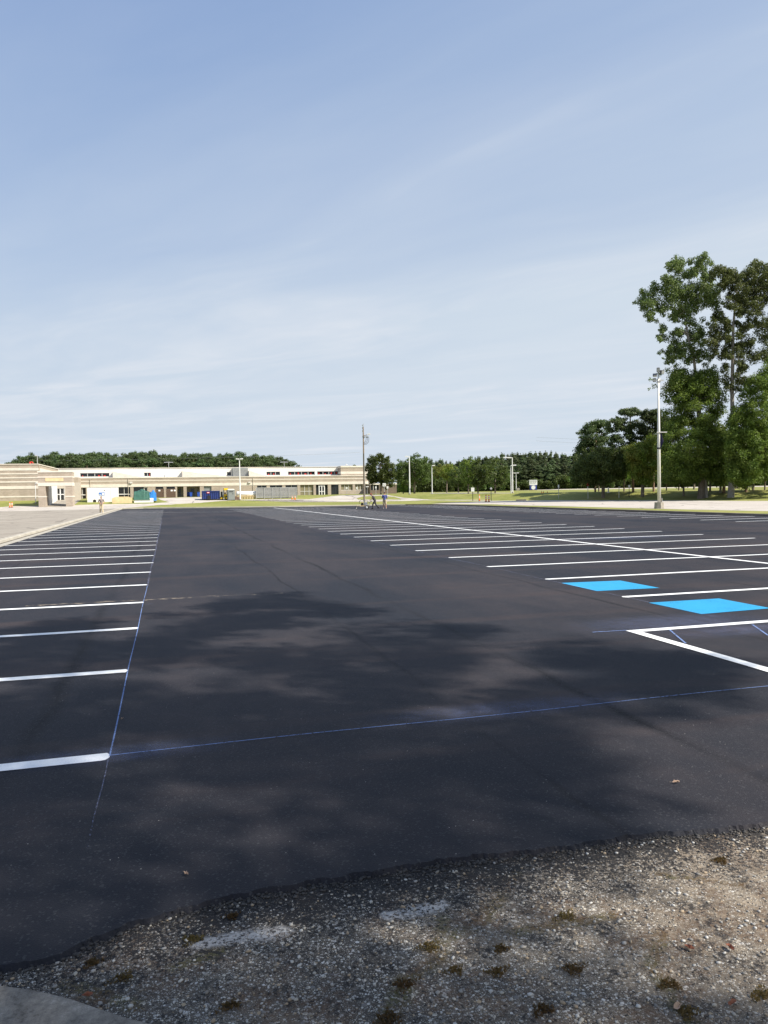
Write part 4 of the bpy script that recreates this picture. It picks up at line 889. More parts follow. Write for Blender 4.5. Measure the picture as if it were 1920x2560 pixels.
def textmesh(name, body, size, parent, loc, rx=math.pi/2, rz=0., mat='signw'):
    cu = bpy.data.curves.new(name, 'FONT'); cu.body = body; cu.size = size; cu.extrude = .004; cu.align_x = 'CENTER'; cu.align_y = 'CENTER'
    tmp = bpy.data.objects.new('tmp', cu); col.objects.link(tmp); dg = bpy.context.evaluated_depsgraph_get()
    me = bpy.data.meshes.new_from_object(tmp.evaluated_get(dg)); bpy.data.objects.remove(tmp); me.materials.clear(); me.materials.append(M[mat])
    o = bpy.data.objects.new(name, me); col.objects.link(o); o.parent = parent; o.location = loc; o.rotation_euler = (rx, 0, rz); return o
FACE = -TH                                             # boards turned towards the lot
def sign(px, yb, yt, wpx, hpx, label, kind='square', mat='signw', post='galv', pw=1.1, group='small roadside signs', rz=FACE, mark=None):
    p = G(px, yb); s_ = scale_at(p); h = hgt(p, px, yt); t = thing('road_sign', label, 'sign', p, group, rz)
    mk('post', MB().box(-pw*s_/2, pw*s_/2, -pw*s_/2, pw*s_/2, -.1, h-.02), post, t, local=True)
    w, hh = wpx*s_/2, hpx*s_; y = -pw*s_/2
    if kind == 'square': m = MB().box(-w, w, y-.035, y-.004, h-hh, h)
    elif kind == 'round': m = MB().tube([(0, y-.035, h-hh/2), (0, y-.004, h-hh/2)], hh/2, 20)
    else: m = MB().prism([(math.cos(R(22.5+45*i))*hh/2/.924, y-.035, h-hh/2+math.sin(R(22.5+45*i))*hh/2/.924) for i in range(8)], (0, .031, 0))
    b = mk('sign_plate', m, mat, t, local=True)
    if kind == 'stop':
        textmesh('lettering', 'STOP', hh*.36, t, (0, y-.04, h-hh/2)).parent = b
    elif kind == 'square' and mark:
        mk('printed_mark', MB().box(-w*.35, w*.35, y-.045, y-.037, h-hh*.72, h-hh*.62).box(-w*.35, -w*.1, y-.045, y-.037, h-hh*.60, h-hh*.3), 'black', b, local=True)
    return t
sign(961, 1239.5, 1208, 8.0, 8.0, 'largest square white sign behind the two workers', mark=1, pw=1.4)
sign(969, 1238, 1215.5, 4.4, 6, 'narrow white sign just right of the largest square one')
sign(940, 1237, 1216, 3.6, 5, 'small white sign above the machine operator, on a leaning post')
sign(892.5, 1236, 1217.5, 4.2, 5, 'small white sign just left of the wooden utility pole')
sign(867, 1236, 1217.5, 4.0, 5, 'small white sign at the foot of the thin lamp post by the brick end')
sign(839, 1235.5, 1217.5, 4.2, 5, 'small white sign left of the thin lamp post, before a dark opening')
sign(918.5, 1236.5, 1215.5, 7.5, 2.4, 'white blade sign right of the wooden utility pole', pw=1.0)
sign(1182, 1252.5, 1219, 8.2, 10, 'blank pale square sign on a dark post near the orange channelisers', post='black', pw=1.4)
sign(1228, 1252, 1218.5, 6, 5.4, 'pale round sign on a dark post beside the orange channelisers', 'round', 'galv', 'black', 1.4)
sign(1396.5, 1246, 1212, 3.6, 7, 'narrow white sign on a pale post left of the stop sign')
sign(1470, 1247, 1206.5, 7, 8.0, 'red octagonal stop sign left of the round dark tree', 'stop', 'signr')
sign(1573, 1243.5, 1212.5, 4.4, 6, 'pale square sign on a dark post right of the round dark tree', post='black')
sign(1547.5, 1245, 1216, 1.2, 10, 'thin pale marker post between the round dark tree and the square sign')
p = G(1521, 1232); s_ = scale_at(p); t = thing('marker_column', 'short thick white column standing behind the round dark tree', 'column', p); mk('shaft', MB().tube([(0, 0, 0), (0, 0, 14*s_)], [1.9*s_, 1.4*s_], 10), 'whitep', t, local=True); mk('foot', MB().box(-2.4*s_, 2.4*s_, -2.4*s_, 2.4*s_, -.1, .12), 'whitep', t, local=True)

def cone_kind(px, yb, hpx, label, group, kind):
    p = G(px, yb); s_ = scale_at(p); h = hpx*s_; t = thing('traffic_'+kind, label, 'traffic '+kind, p, group)
    if kind == 'cone':
        mk('base', MB().box(-h*.28, h*.28, -h*.28, h*.28, 0, h*.05), 'orange', t, local=True)
        mk('cone_body', MB().tube([(0, 0, h*.05), (0, 0, h)], [h*.2, h*.035], 14), 'orange', t, local=True)
        mk('reflective_collar', MB().tube([(0, 0, h*.55), (0, 0, h*.75)], [h*.123, h*.09], 14, False), 'signw', t, local=True)
    else:
        r = h*.095
        mk('rubber_base', MB().tube([(0, 0, 0), (0, 0, h*.07)], r*2.0, 12), 'dark', t, local=True)
        mk('tube_body', MB().tube([(0, 0, h*.07), (0, 0, h*.94), (0, 0, h*.97), (0, 0, h)], [r*1.1, r*.85, r*.4, r*.4], 14), 'orange', t, local=True)
        for z in (.45, .68): mk('reflective_collar', MB().tube([(0, 0, h*z), (0, 0, h*(z+.12))], r*1.08, 14, False), 'signw', t, local=True)
G1 = 'orange channelisers along the drives'
cone_kind(24.5, 1269.5, 14, 'left of the two orange channelisers at the left edge', G1, 'channeliser'); cone_kind(30, 1269, 14, 'right of the two orange channelisers at the left edge', G1, 'channeliser')
cone_kind(1198.5, 1253, 16.5, 'orange channeliser standing apart, nearest the square sign', G1, 'channeliser'); cone_kind(1215, 1254.5, 18, 'orange channeliser in the middle of the row of three by the road', G1, 'channeliser'); cone_kind(1222.3, 1255, 18.5, 'tallest orange channeliser, next to the round sign', G1, 'channeliser')
G2 = 'small orange cones on the grass'
for px, yb, h, lab in ((730.5, 1248.5, 9, 'small orange cone at the right end of the bleacher, left one'), (737.5, 1249, 10, 'small orange cone at the right end of the bleacher, right one'), (1354, 1232.5, 6.5, 'distant orange cone nearest the blue school sign'), (1358.5, 1232.3, 6, 'distant orange cone second from the blue school sign'), (1368.5, 1231.6, 5, 'distant orange cone farthest right of the blue school sign')): cone_kind(px, yb, h, lab, G2, 'cone')

# school name board with its emblem
p = G(1333, 1225.6); s_ = scale_at(p); t = thing('monument_sign', 'blue and white school name board with a white emblem on the far lawn', 'sign board', p, None, FACE)
w = 9.6*s_; h = 25.8*s_
mk('pedestal', MB().box(-w*.95, w*.95, -.4, .4, -.3, .25*h*.12), 'brickdk', t, local=True)
lb = mk('lower_panel', MB().box(-w*.88, w*.88, -.3, .3, h*.05, h*.50), 'signb', t, local=True); ub = mk('upper_panel', MB().box(-w, w, -.32, .32, h*.505, h), 'signw', t, local=True)
mk('header_strip', MB().box(-w*.92, w*.92, -.345, -.323, h*.86, h*.95), 'galv', ub, local=True)
tl = MB()
for j, z in enumerate((.78, .70, .62)):
    xx = -w*.8
    while xx < w*(.75-.1*j):
        l_ = random.uniform(.25, .6); tl.box(xx, min(xx+l_, w*.8), -.34, -.323, h*z, h*(z+.035)); xx += l_+.2
mk('lettering', tl, 'grey', ub, local=True)
em = [(-.28, .10), (.05, .06), (.30, .12), (.34, .2), (.52, .18), (.42, .27), (.40, .34), (.22, .43), (-.02, .46), (-.26, .42), (-.44, .32), (-.46, .2)]
mk('emblem', MB().prism([(x*w*1.2, -.335, y*h) for x, y in em], (0, .03, 0)), 'signw', lb, local=True)
arc = MB()
for i in range(9):
    a = R(150-15*i); arc.bar((math.cos(a)*w*.72, -.33, h*.28+math.sin(a)*h*.19), (math.cos(a-.1)*w*.72, -.33, h*.28+math.sin(a-.1)*h*.19), .03, .14)
mk('arched_lettering', arc, 'signw', lb, local=True)
for px, yb, wpx, hpx, lab in ((1315, 1225.2, 6.5, 6.2, 'white utility cabinet on the lawn left of the blue school sign'), (1295.5, 1226.5, 7.5, 6.5, 'grey fenced utility box by the small T-topped lamp post')):
    p = G(px, yb); s_ = scale_at(p); t = thing('utility_cabinet', lab, 'cabinet', p, None, FACE); w = wpx*s_/2; h = hpx*s_
    mk('cabinet_body', MB().box(-w, w, 0, w*1.2, -.1, h), 'whitep' if px > 1300 else 'galv', t, local=True, bevel=.04); mk('cabinet_door', MB().box(-w*.85, w*.85, -.03, -.002, .1, h*.88), 'alu' if px > 1300 else 'concd', t, local=True); mk('plinth', MB().box(-w*1.1, w*1.1, -.1, w*1.3, -.2, .05), 'concd', t, local=True)
p = G(1303, 1251.6); t = thing('storm_drain', 'dark storm drain inlet in the road kerb', 'drain', p, None, FACE)
mk('inlet_box', MB().box(-.75, .75, -.25, .35, 0, .16), 'black', t, local=True, bevel=.02); mk('lid', MB().box(-.8, .8, -.1, .4, .163, .2), 'concd', t, local=True)
p = G(1160, 1228); s_ = scale_at(p); t = thing('sawhorse', 'yellow A-frame stand on the lawn under the maples', 'stand', p, None, FACE)
for a in (-1, 1): mk('leg', MB().bar((a*4*s_, 0, 0), (a*.5*s_, 0, 6*s_), .07), 'yellow', t, local=True)
mk('top_rail', MB().bar((-.6*s_, 0, 6*s_), (.6*s_, 0, 6*s_), .1), 'yellow', t, local=True)

# wooden utility pole with transformer gear and wires
p = G(911, 1253.5); s_ = scale_at(p); h = hgt(p, 909, 1059.5)
t = thing('utility_pole', 'tall wooden utility pole with a bracket arm and looped cables behind the striping machine', 'utility pole', p, None, -TH)
mk('pole', MB().tube([(0, 0, -.2), (.0, 0, h*.5), (0, 0, h-.6)], [2.6*s_, 2.0*s_, 1.4*s_], 12), 'wood', t, local=True)
mk('pole_pin', MB().tube([(.04, 0, h-.65), (.10, 0, h+.02)], .035, 6), 'galv', t, local=True)
za = h-(1088-1059.5)*s_
mk('bracket_arm', MB().bar((0, -.1, za-.15), (15*s_, -.1, za+.12), .11), 'wood', t, local=True)
mk('cutout_switch', MB().bar((9.5*s_, -.12, za+.1), (17.5*s_, -.12, za+.22), .26, .18), 'whitep', t, local=True)
for i, x in enumerate((1.5, 4, 8, 11)): mk('insulator', MB().tube([(x*s_, -.1, za-.5), (x*s_, -.1, za-.35), (x*s_, -.1, za-.2)], [.06, .11, .05], 8), 'grey', t, local=True)
for k_, (x1_, dz) in enumerate(((6, 15), (9, 18), (12.5, 20))):
    pts = [(x1_*s_, -.1, za-.3), ((x1_+1.2)*s_, -.12, za-(dz*.45)*s_), ((x1_+.4)*s_, -.12, za-(dz*.85)*s_), (x1_*.6*s_, -.1, za-(dz+3)*s_), (1.5*s_, -.1, za-(dz+3.2)*s_)]
    mk('looped_cable', MB().tube(pts, .035, 6), 'black', t, local=True)
for zz in (1064, 1070.5, 1078, 1092): mk('clamp', MB().box(-2.6*s_, -.8*s_, -.2, .1, h-(zz-1059.5)*s_-.15, h-(zz-1059.5)*s_+.15), 'grey', t, local=True)
mk('conduit', MB().tube([(1.2*s_, -1.9*s_, 0), (1.2*s_, -1.9*s_, h*.62)], .05, 8), 'grey', t, local=True)
# power lines
def cable(label, pts, r, sag=1.0, n=20):
    a, b = Vector(pts[0]), Vector(pts[1]); P_ = [a+(b-a)*i/n - Vector((0, 0, sag*4*(i/n)*(1-i/n))) for i in range(n+1)]
    o = mk('power_line', MB().tube(P_, r, 5), 'wire', None); return tag(o, label, 'power line')
cable('thin power line crossing in front of the left wood above the school roof', (atdepth(-200, 1152, 215), atdepth(900, 1131, 232)), .022, .8)
cable('upper of two power lines crossing the pines at the right', (atdepth(1340, 1093, 150), atdepth(2150, 1082, 130)), .012, 1.0); cable('lower of two power lines crossing the pines at the right', (atdepth(1340, 1102, 150), atdepth(2150, 1094, 130)), .012, 1.0)

# flood-light mast on the right verge
p = G(1648, 1271.5); s_ = scale_at(p); h = hgt(p, 1639, 934); e = R0.normalized()
t = thing('floodlight_mast', 'tall white flood-light mast on a concrete base with a furled dark banner', 'light mast', p, None, -TH)
hb = 16*s_
mk('concrete_base', MB().tube([(0, 0, -.1), (0, 0, hb)], [13*s_, 11.5*s_], 8), 'concd', t, local=True)
mk('pole', MB().tube([(0, 0, hb), (0, 0, h*.5), (0, 0, h)], [4.3*s_, 3.6*s_, 1.7*s_], 16), 'conc', t, local=True, smooth=True)
mk('conduit', MB().tube([(5.8*s_, -.1, 0), (5.8*s_, -.1, 26*s_)], .045, 8), 'galv', t, local=True)
mk('junction_box', MB().box(4.2*s_, 6.2*s_, -.12, .08, hb, hb+9*s_), 'pale', t, local=True)
hr = lambda y: (1271.5-y)*s_
mk('banner_arm', MB().tube([(-6*s_, -.14, hr(1081.5)), (19*s_, -.14, hr(1081.5))], .04, 8), 'galv', t, local=True)
mk('pole_clamp', MB().tube([(0, 0, hr(1123)), (0, 0, hr(1119))], 4.7*s_, 14), 'black', t, local=True)
mk('pole_clamp', MB().tube([(0, 0, hr(1083)), (0, 0, hr(1080))], 4.2*s_, 14), 'galv', t, local=True)
bn_ = [(4*s_, -.1, hr(1120)), (5.2*s_, -.16, hr(1118)), (8.5*s_, -.25, hr(1106)), (9.5*s_, -.2, hr(1104)), (6*s_, -.14, hr(1086)), (4*s_, -.1, hr(1082))]
mk('banner', MB().prism(bn_, (.0, .10, 0)), 'banner', t, local=True)
ca = MB(); mk('cross_arm', MB().bar((-15*s_, 0, h-18*s_), (13*s_, 0, h-18*s_), .09).bar((0, -11*s_, h-22*s_), (0, 11*s_, h-22*s_), .09).bar((0, 0, h-1), (0, 0, h+8*s_), .09), 'galv', t, local=True)
for (x, y, z, w_, hh, tl_) in ((-2.5*s_, -.25, h+6*s_, 7.5*s_, 11*s_, .35), (8.5*s_, -.3, h+.5*s_, 8.5*s_, 9*s_, .3), (-9.5*s_, -.1, h-8*s_, 10*s_, 5*s_, .8), (-5*s_, .45, h-16*s_, 8*s_, 9*s_, .3), (8*s_, .45, h-15*s_, 7*s_, 10*s_, -.3)):
    hd = mk('flood_lamp', MB().box(-w_/2, w_/2, -.0, .3, -hh/2, hh/2), 'head', t, local=True, bevel=.03); hd.location = (x, y, z); hd.rotation_euler = (tl_, 0, .2 if x > 0 else -.3)
    ln = mk('lens', MB().box(-w_*.42, w_*.42, -.012, -.003, -hh*.4, hh*.4), 'lens', hd, local=True)

# ------------------------------------------------------------------ people
def remesh(name, mb, voxel, mat, parent, smooth=3):
    me = bpy.data.meshes.new('tmp'); me.from_pydata([tuple(v) for v in mb.v], [], mb.f)
    bm = bmesh.new(); bm.from_mesh(me); bmesh.ops.recalc_face_normals(bm, faces=bm.faces); bm.to_mesh(me); bm.free()
    tmp = bpy.data.objects.new('tmp', me); col.objects.link(tmp)
    r = tmp.modifiers.new('r', 'REMESH'); r.mode = 'VOXEL'; r.voxel_size = voxel; r.use_smooth_shade = True
    if smooth: sm = tmp.modifiers.new('s', 'SMOOTH'); sm.iterations = smooth; sm.factor = .5
    dg = bpy.context.evaluated_depsgraph_get(); out = bpy.data.meshes.new_from_object(tmp.evaluated_get(dg))
    bpy.data.objects.remove(tmp); out.name = name; out.materials.clear(); out.materials.append(M[mat])
    out.polygons.foreach_set('use_smooth', [True]*len(out.polygons))
    o = bpy.data.objects.new(name, out); col.objects.link(o); o.parent = parent; return o
def limb(m, pts, rad, n=12):
    P_, Q = [], []
    for i in range(len(pts)-1):
        a, b = Vector(pts[i]), Vector(pts[i+1])
        for k in range(4): t = k/4; P_.append(a.lerp(b, t)); Q.append(rad[i]+(rad[i+1]-rad[i])*t)
    P_.append(Vector(pts[-1])); Q.append(rad[-1]); m.tube(P_, Q, n)
    m.ball(pts[0], rad[0]); m.ball(pts[-1], rad[-1])
def hand(m, wrist, direction, palm_n, side, curl=.5):
    w = Vector(wrist); d = Vector(direction).normalized(); nrm = Vector(palm_n).normalized(); s_ = d.cross(nrm).normalized()*side
    limb(m, [w, w+d*.045], [.026, .030]); limb(m, [w+d*.04+s_*.018, w+d*.085+s_*.02], [.020, .018]); limb(m, [w+d*.04-s_*.018, w+d*.085-s_*.02], [.020, .017])
    for i, L in enumerate((.070, .078, .072, .056)):
        o = w+d*.085+s_*(.030-.020*i); p1 = o+d*L*.45+nrm*curl*L*.15; p2 = p1+(d*(1-curl)+nrm*curl).normalized()*L*.32; p3 = p2+(d*(.6-curl)+nrm*(curl+.3)).normalized()*L*.26
        limb(m, [o, p1, p2, p3], [.0095, .009, .0085, .0075], 8)
    o = w+d*.03+s_*.028; limb(m, [o, o+d*.03+s_*.022+nrm*.008, o+d*.058+s_*.022+nrm*.022], [.013, .0105, .0085], 8)
def person(label, loc, rz, J, H_=1.78, top='tshirt', legs='khaki', skin='skin', sleeve=.55, shorts=True, hat=None, shoe='shoe', lean=(0, 0)):
    """J: joints in metres for a 1.78 m figure, local frame +Y forward"""
    k = H_/1.78; t = thing('person', label, 'person', loc, None, rz)
    V = {a: Vector(b)*k for a, b in J.items()}
    m = MB(); pel, ch, nk, hd = V['pelvis'], V['chest'], V['neck'], V['head']
    fwd = Vector(J.get('look', (0, 1, 0))).normalized(); upv = (hd-nk).normalized(); sid = fwd.cross(upv).normalized()
    limb(m, [pel+Vector((-.07, 0, 0)), pel+Vector((.07, 0, 0))], [.12*k, .12*k]); limb(m, [pel, (pel+ch)/2, ch], [.13*k, .125*k, .14*k])
    limb(m, [V['shL'], ch, V['shR']], [.06*k, .125*k, .06*k]); limb(m, [ch, nk, hd-upv*.05*k], [.09*k, .06*k, .055*k])
    hr = k
    m.ball(hd, (.078*hr, .098*hr, .118*hr), 16, 12)
    m.ball(hd+fwd*.03*k-upv*.06*k, (.055*k, .062*k, .055*k)); m.ball(hd+fwd*.102*k-upv*.015*k, (.012*k, .018*k, .024*k), 8, 6)
    for s_ in (-1, 1): m.ball(hd+sid*s_*.080*k-upv*.005*k, (.012*k, .02*k, .03*k), 8, 6)
    for c, s_ in (('L', -1), ('R', 1)):
        limb(m, [V['sh'+c], V['el'+c], V['wr'+c]], [.052*k, .040*k, .027*k]); d = V['wr'+c]-V['el'+c]
        hand(m, V['wr'+c], d, J.get('palm'+c, (0, 0, -1)), s_ * 1, .55)
        limb(m, [V['hip'+c], V['kn'+c], V['an'+c]], [.088*k, .058*k, .038*k]); limb(m, [V['kn'+c].lerp(V['an'+c], .15), V['kn'+c].lerp(V['an'+c], .45)], [.056*k, .052*k])
        f = Vector(J.get('toe', (0, 1, 0))); limb(m, [V['an'+c]-f*.03, V['an'+c]+f*.13*k-Vector((0, 0, .045*k))], [.038*k, .03*k])
    b = remesh('body', m, .0085, skin, t, 2)
    eb = MB()
    for s_ in (-1, 1): eb.ball(hd+sid*s_*.032*k+fwd*.088*k+upv*.012*k, .0115*k, 8, 6)
    mk('eye', eb, 'signw', b, local=True, smooth=True)
    mo = MB(); mo.ball(hd+fwd*.088*k-upv*.062*k, (.024*k, .012*k, .007*k), 8, 5); mk('mouth', mo, 'cap', b, local=True, smooth=True)
    c_ = MB(); e = .016*k
    limb(c_, [pel+Vector((-.06, 0, .02)), pel+Vector((.06, 0, .02))], [.12*k+e, .12*k+e]); limb(c_, [pel+(ch-pel)*.08, (pel+ch)/2, ch], [.135*k+e, .13*k+e, .142*k+e])
    limb(c_, [V['shL'], ch, V['shR']], [.062*k+e, .126*k+e, .062*k+e]); limb(c_, [ch, ch.lerp(nk, .7)], [.09*k+e, .062*k+e])
    for c in 'LR': limb(c_, [V['sh'+c], V['sh'+c].lerp(V['el'+c], sleeve*1.4)], [.054*k+e, .056*k+e])
    remesh('shirt', c_, .012, top, t, 3)
    p_ = MB(); limb(p_, [pel+Vector((-.06, 0, -.02)), pel+Vector((.06, 0, -.02))], [.125*k+e, .125*k+e])
    for c in 'LR':
        if shorts: limb(p_, [V['hip'+c], V['hip'+c].lerp(V['kn'+c], .92)], [.095*k+e, .085*k+e])
        else: limb(p_, [V['hip'+c], V['kn'+c], V['kn'+c].lerp(V['an'+c], .95)], [.092*k+e, .068*k+e, .06*k+e])
    remesh('shorts' if shorts else 'trousers', p_, .012, legs, t, 3)
    for c in 'LR':
        sh = MB(); a = V['an'+c]; f = Vector(J.get('toe', (0, 1, 0))); limb(sh, [a-f*.05*k-Vector((0, 0, .035*k)), a+f*.06*k-Vector((0, 0, .04*k)), a+f*.15*k-Vector((0, 0, .05*k))], [.048*k, .044*k, .035*k]); limb(sh, [a, a-Vector((0, 0, .03))], [.045*k, .05*k])
        remesh('shoe', sh, .012, shoe, t, 2)
    hm = MB(); hm.ball(hd+upv*.028*k-fwd*.014*k, (.086*k, .100*k, .108*k), 16, 10)
    h_o = remesh('hair', hm, .011, 'hair', b, 1)
    # keep the hair off the face
    bm = bmesh.new(); bm.from_mesh(h_o.data)
    for v in bm.verts:
        q = v.co-hd
        if q.dot(fwd) > .035*k and q.dot(upv) < .055*k: v.co -= fwd*(q.dot(fwd)-.02*k)
        if q.dot(upv) < -.03*k: v.co += upv*(-.03*k-q.dot(upv))
    bm.to_mesh(h_o.data); bm.free()
    if hat:
        cm = MB(); cm.ball(hd+upv*.055*k, (.092*k, .108*k, .085*k), 16, 8); cm.add([tuple(hd+upv*.07*k+sid*x*k+fwd*y*k) for x, y in ((-.07, .08), (.07, .08), (.055, .185), (-.055, .185))]+[tuple(hd+upv*.08*k+sid*x*k+fwd*y*k) for x, y in ((-.07, .08), (.07, .08), (.055, .185), (-.055, .185))], [(0, 1, 2, 3), (7, 6, 5, 4), (0, 4, 5, 1), (1, 5, 6, 2), (2, 6, 7, 3), (3, 7, 4, 0)])
        remesh('cap', cm, .011, hat, t, 1)
    return t
base = dict(pelvis=(0, 0, .95), chest=(0, 0, 1.30), neck=(0, 0, 1.47), head=(0, .02, 1.655), shL=(-.19, 0, 1.42), shR=(.19, 0, 1.42),
            elL=(-.25, -.02, 1.13), elR=(.25, -.02, 1.13), wrL=(-.26, .08, .90), wrR=(.26, .08, .90), hipL=(-.10, 0, .90), hipR=(.10, 0, .90),
            knL=(-.11, .02, .50), knR=(.11, .02, .50), anL=(-.12, 0, .085), anR=(.12, 0, .085))
pw = G(254, 1286.0); pw.z = T(pw.x, pw.y)+.13
J = dict(base); J.update(knL=(-.10, .12, .52), anL=(-.16, .24, .09), knR=(.10, .05, .50), anR=(.14, -.16, .10), elL=(-.29, -.04, 1.16), wrL=(-.17, .20, 1.06), elR=(.30, -.03, 1.16), wrR=(.10, .24, 1.08), head=(0, .05, 1.645), look=(0, .85, -.4))
pw1 = person('man in taupe t-shirt and khaki trousers walking along the left kerb', pw, R(180)-TH+.25, J, 1.74, 'tshirt', 'khaki', 'skin', .5, False)
def lot_pt(px, py): p = flat(px, py, .03); return p
ps = lot_pt(962, 1271.8)
J = dict(base); J.update(knL=(-.12, .03, .5), anL=(-.15, .06, .085), anR=(.15, -.02, .085), elL=(-.27, .02, 1.14), wrL=(-.20, .22, 1.12), elR=(.26, .0, 1.13), wrR=(.16, .22, 1.05), head=(-.01, .04, 1.65), look=(-.35, .9, -.15), toe=(-.25, .95, 0))
person('man in slate blue shirt and pale shorts standing with his back turned', ps, -TH-.15, J, 1.82, 'bluesh', 'khaki', 'skin', .6, True, 'hair')
po = lot_pt(936, 1272.6)
J = dict(base); J.update(pelvis=(0, -.06, .93), chest=(0, .10, 1.25), neck=(0, .20, 1.40), head=(0, .30, 1.56), shL=(-.19, .15, 1.36), shR=(.19, .15, 1.36), elL=(-.24, .22, 1.10), elR=(.24, .22, 1.10), wrL=(-.22, .42, 1.00), wrR=(.22, .42, 1.00),
         hipL=(-.10, -.06, .88), hipR=(.10, -.06, .88), knL=(-.10, .16, .50), anL=(-.11, .18, .09), knR=(.10, -.14, .50), anR=(.11, -.48, .16), look=(0, .92, -.4))
person('operator in dark shirt, dark trousers and red cap pushing the line striper', po, R(90)-TH, J, 1.80, 'dkshirt', 'dkshirt', 'skin2', .5, False, 'cap', 'black')

# ------------------------------------------------------------------ line striping machine, nose to the left
pm = lot_pt(914, 1272.8)
t = thing('line_striper', 'cream walk-behind line striping machine with hose hoop and white-rimmed wheels', 'striping machine', pm, None, R(90)-TH)   # local +Y forward
fr = MB()
for s_ in (-1, 1):
    fr.bar((s_*.26, -.35, .34), (s_*.26, .62, .34), .06, .06); fr.bar((s_*.26, .62, .34), (s_*.08, .92, .36), .05, .05)
for y in (-.35, .1, .62): fr.bar((-.26, y, .34), (.26, y, .34), .05, .05)
fr.box(-.24, .24, -.3, .6, .372, .40); mk('frame', fr, 'pale', t, local=True, bevel=.008)
for s_ in (-1, 1):
    w = mk('wheel', MB().torus((s_*.36, -.16, .22), .165, .055, 'x', 24, 10), 'dark', t, local=True, smooth=True)
    mk('rim', MB().tube([(s_*.33, -.16, .22), (s_*.39, -.16, .22)], .125, 20), 'whitep', w, local=True); mk('hub', MB().tube([(s_*.32, -.16, .22), (s_*.415, -.16, .22)], .03, 10), 'galv', w, local=True)
    mk('handle', MB().tube([(s_*.22, -.25, .42), (s_*.24, -.62, .78), (s_*.23, -.80, 1.0), (s_*.23, -.96, 1.03)], .020, 8), 'whitep', t, local=True); mk('grip', MB().tube([(s_*.23, -.86, 1.015), (s_*.23, -1.02, 1.035)], .027, 8), 'black', t, local=True)
w = mk('caster_wheel', MB().torus((0, 1.0, .13), .10, .035, 'x', 18, 8), 'dark', t, local=True, smooth=True); mk('rim', MB().tube([(-.03, 1.0, .13), (.03, 1.0, .13)], .08, 14), 'whitep', w, local=True)
mk('caster_fork', MB().bar((-.05, 1.0, .13), (-.05, .92, .36), .02, .04).bar((.05, 1.0, .13), (.05, .92, .36), .02, .04).bar((0, .92, .34), (0, .92, .44), .06), 'pale', t, local=True)
mk('engine', MB().box(-.18, .18, .22, .50, .402, .60).tube([(0, .36, .60), (0, .36, .68)], .12, 14).box(-.25, -.185, .28, .46, .42, .55), 'black', t, local=True, bevel=.015)
mk('fuel_tank', MB().box(-.16, .16, .24, .48, .685, .78), 'pale', t, local=True, bevel=.03)
mk('paint_bucket', MB().tube([(0, -.06, .402), (0, -.06, .76)], [.155, .17], 18), 'whitep', t, local=True); mk('pump', MB().box(-.10, .10, .10, .20, .402, .85).tube([(0, .15, .85), (0, .15, .95)], .06, 10), 'galv', t, local=True, bevel=.01)
mk('hose_hoop', MB().torus((.02, .38, .72), .30, .022, 'x', 30, 8, -.4, 3.6), 'black', t, local=True, smooth=True); mk('control_box', MB().box(-.13, .13, -.66, -.52, .80, .93), 'pale', t, local=True, bevel=.02)
mk('handle_bar', MB().tube([(-.24, -.62, .78), (.24, -.62, .78)], .018, 8), 'whitep', t, local=True)
mk('hose', MB().tube([(.1, .15, .85), (.2, -.1, .98), (.26, -.38, .7), (.32, -.42, .35), (.40, -.30, .2)], .014, 6), 'black', t, local=True)
mk('spray_arm', MB().bar((.26, .05, .30), (.52, .05, .30), .04).bar((.46, .05, .32), (.46, .05, .12), .04), 'galv', t, local=True); mk('seat_pad', MB().box(-.14, .14, -.52, -.34, .66, .72), 'pale', t, local=True, bevel=.02)
mk('seat_strut', MB().bar((0, -.32, .36), (0, -.43, .66), .05), 'black', t, local=True)

# ------------------------------------------------------------------ trees
def leafmesh(name, clumps, size, densm, mat, parent, flat_=.85, origin=(0, 0, 0), seed=1, aspect=.62, shell=.42, droop=.15):
    rg = np.random.default_rng(seed); C_, Rr = [], []
    for (c, r) in clumps:
        n = max(6, int(densm*r*r)); d = rg.normal(size=(n, 3)); d /= np.linalg.norm(d, axis=1)[:, None]
        rad = r*rg.random(n)**shell*(.82+.36*rg.random(n)); p = d*rad[:, None]; p[:, 2] *= flat_
        C_.append(p+np.array(tuple(c))[None]-np.array(origin)[None]); Rr.append(d)
    P_ = np.concatenate(C_); D = np.concatenate(Rr); n = len(P_)
    nr = D*.7+rg.normal(size=(n, 3))*.6+np.array([0, 0, .45]); nr /= np.linalg.norm(nr, axis=1)[:, None]
    a = np.cross(nr, rg.normal(size=(n, 3))); a /= np.linalg.norm(a, axis=1)[:, None]; b = np.cross(nr, a)
    s = size*(.65+.7*rg.random(n))[:, None]
    mid = P_+a*s*.12
    V = np.stack([P_-a*s*.5, mid+b*s*.5*aspect, P_+a*s*.5-np.array([0, 0, 1])*s*droop, mid-b*s*.5*aspect], 1).reshape(-1, 3)
    me = bpy.data.meshes.new(name); me.vertices.add(n*4); me.vertices.foreach_set('co', V.astype(np.float32).ravel())
    me.loops.add(n*4); me.loops.foreach_set('vertex_index', np.arange(n*4, dtype=np.int32)); me.polygons.add(n)
    me.polygons.foreach_set('loop_start', np.arange(0, n*4, 4, dtype=np.int32)); me.update(calc_edges=True); me.materials.append(M[mat])
    o = bpy.data.objects.new(name, me); col.objects.link(o); o.parent = parent; return o
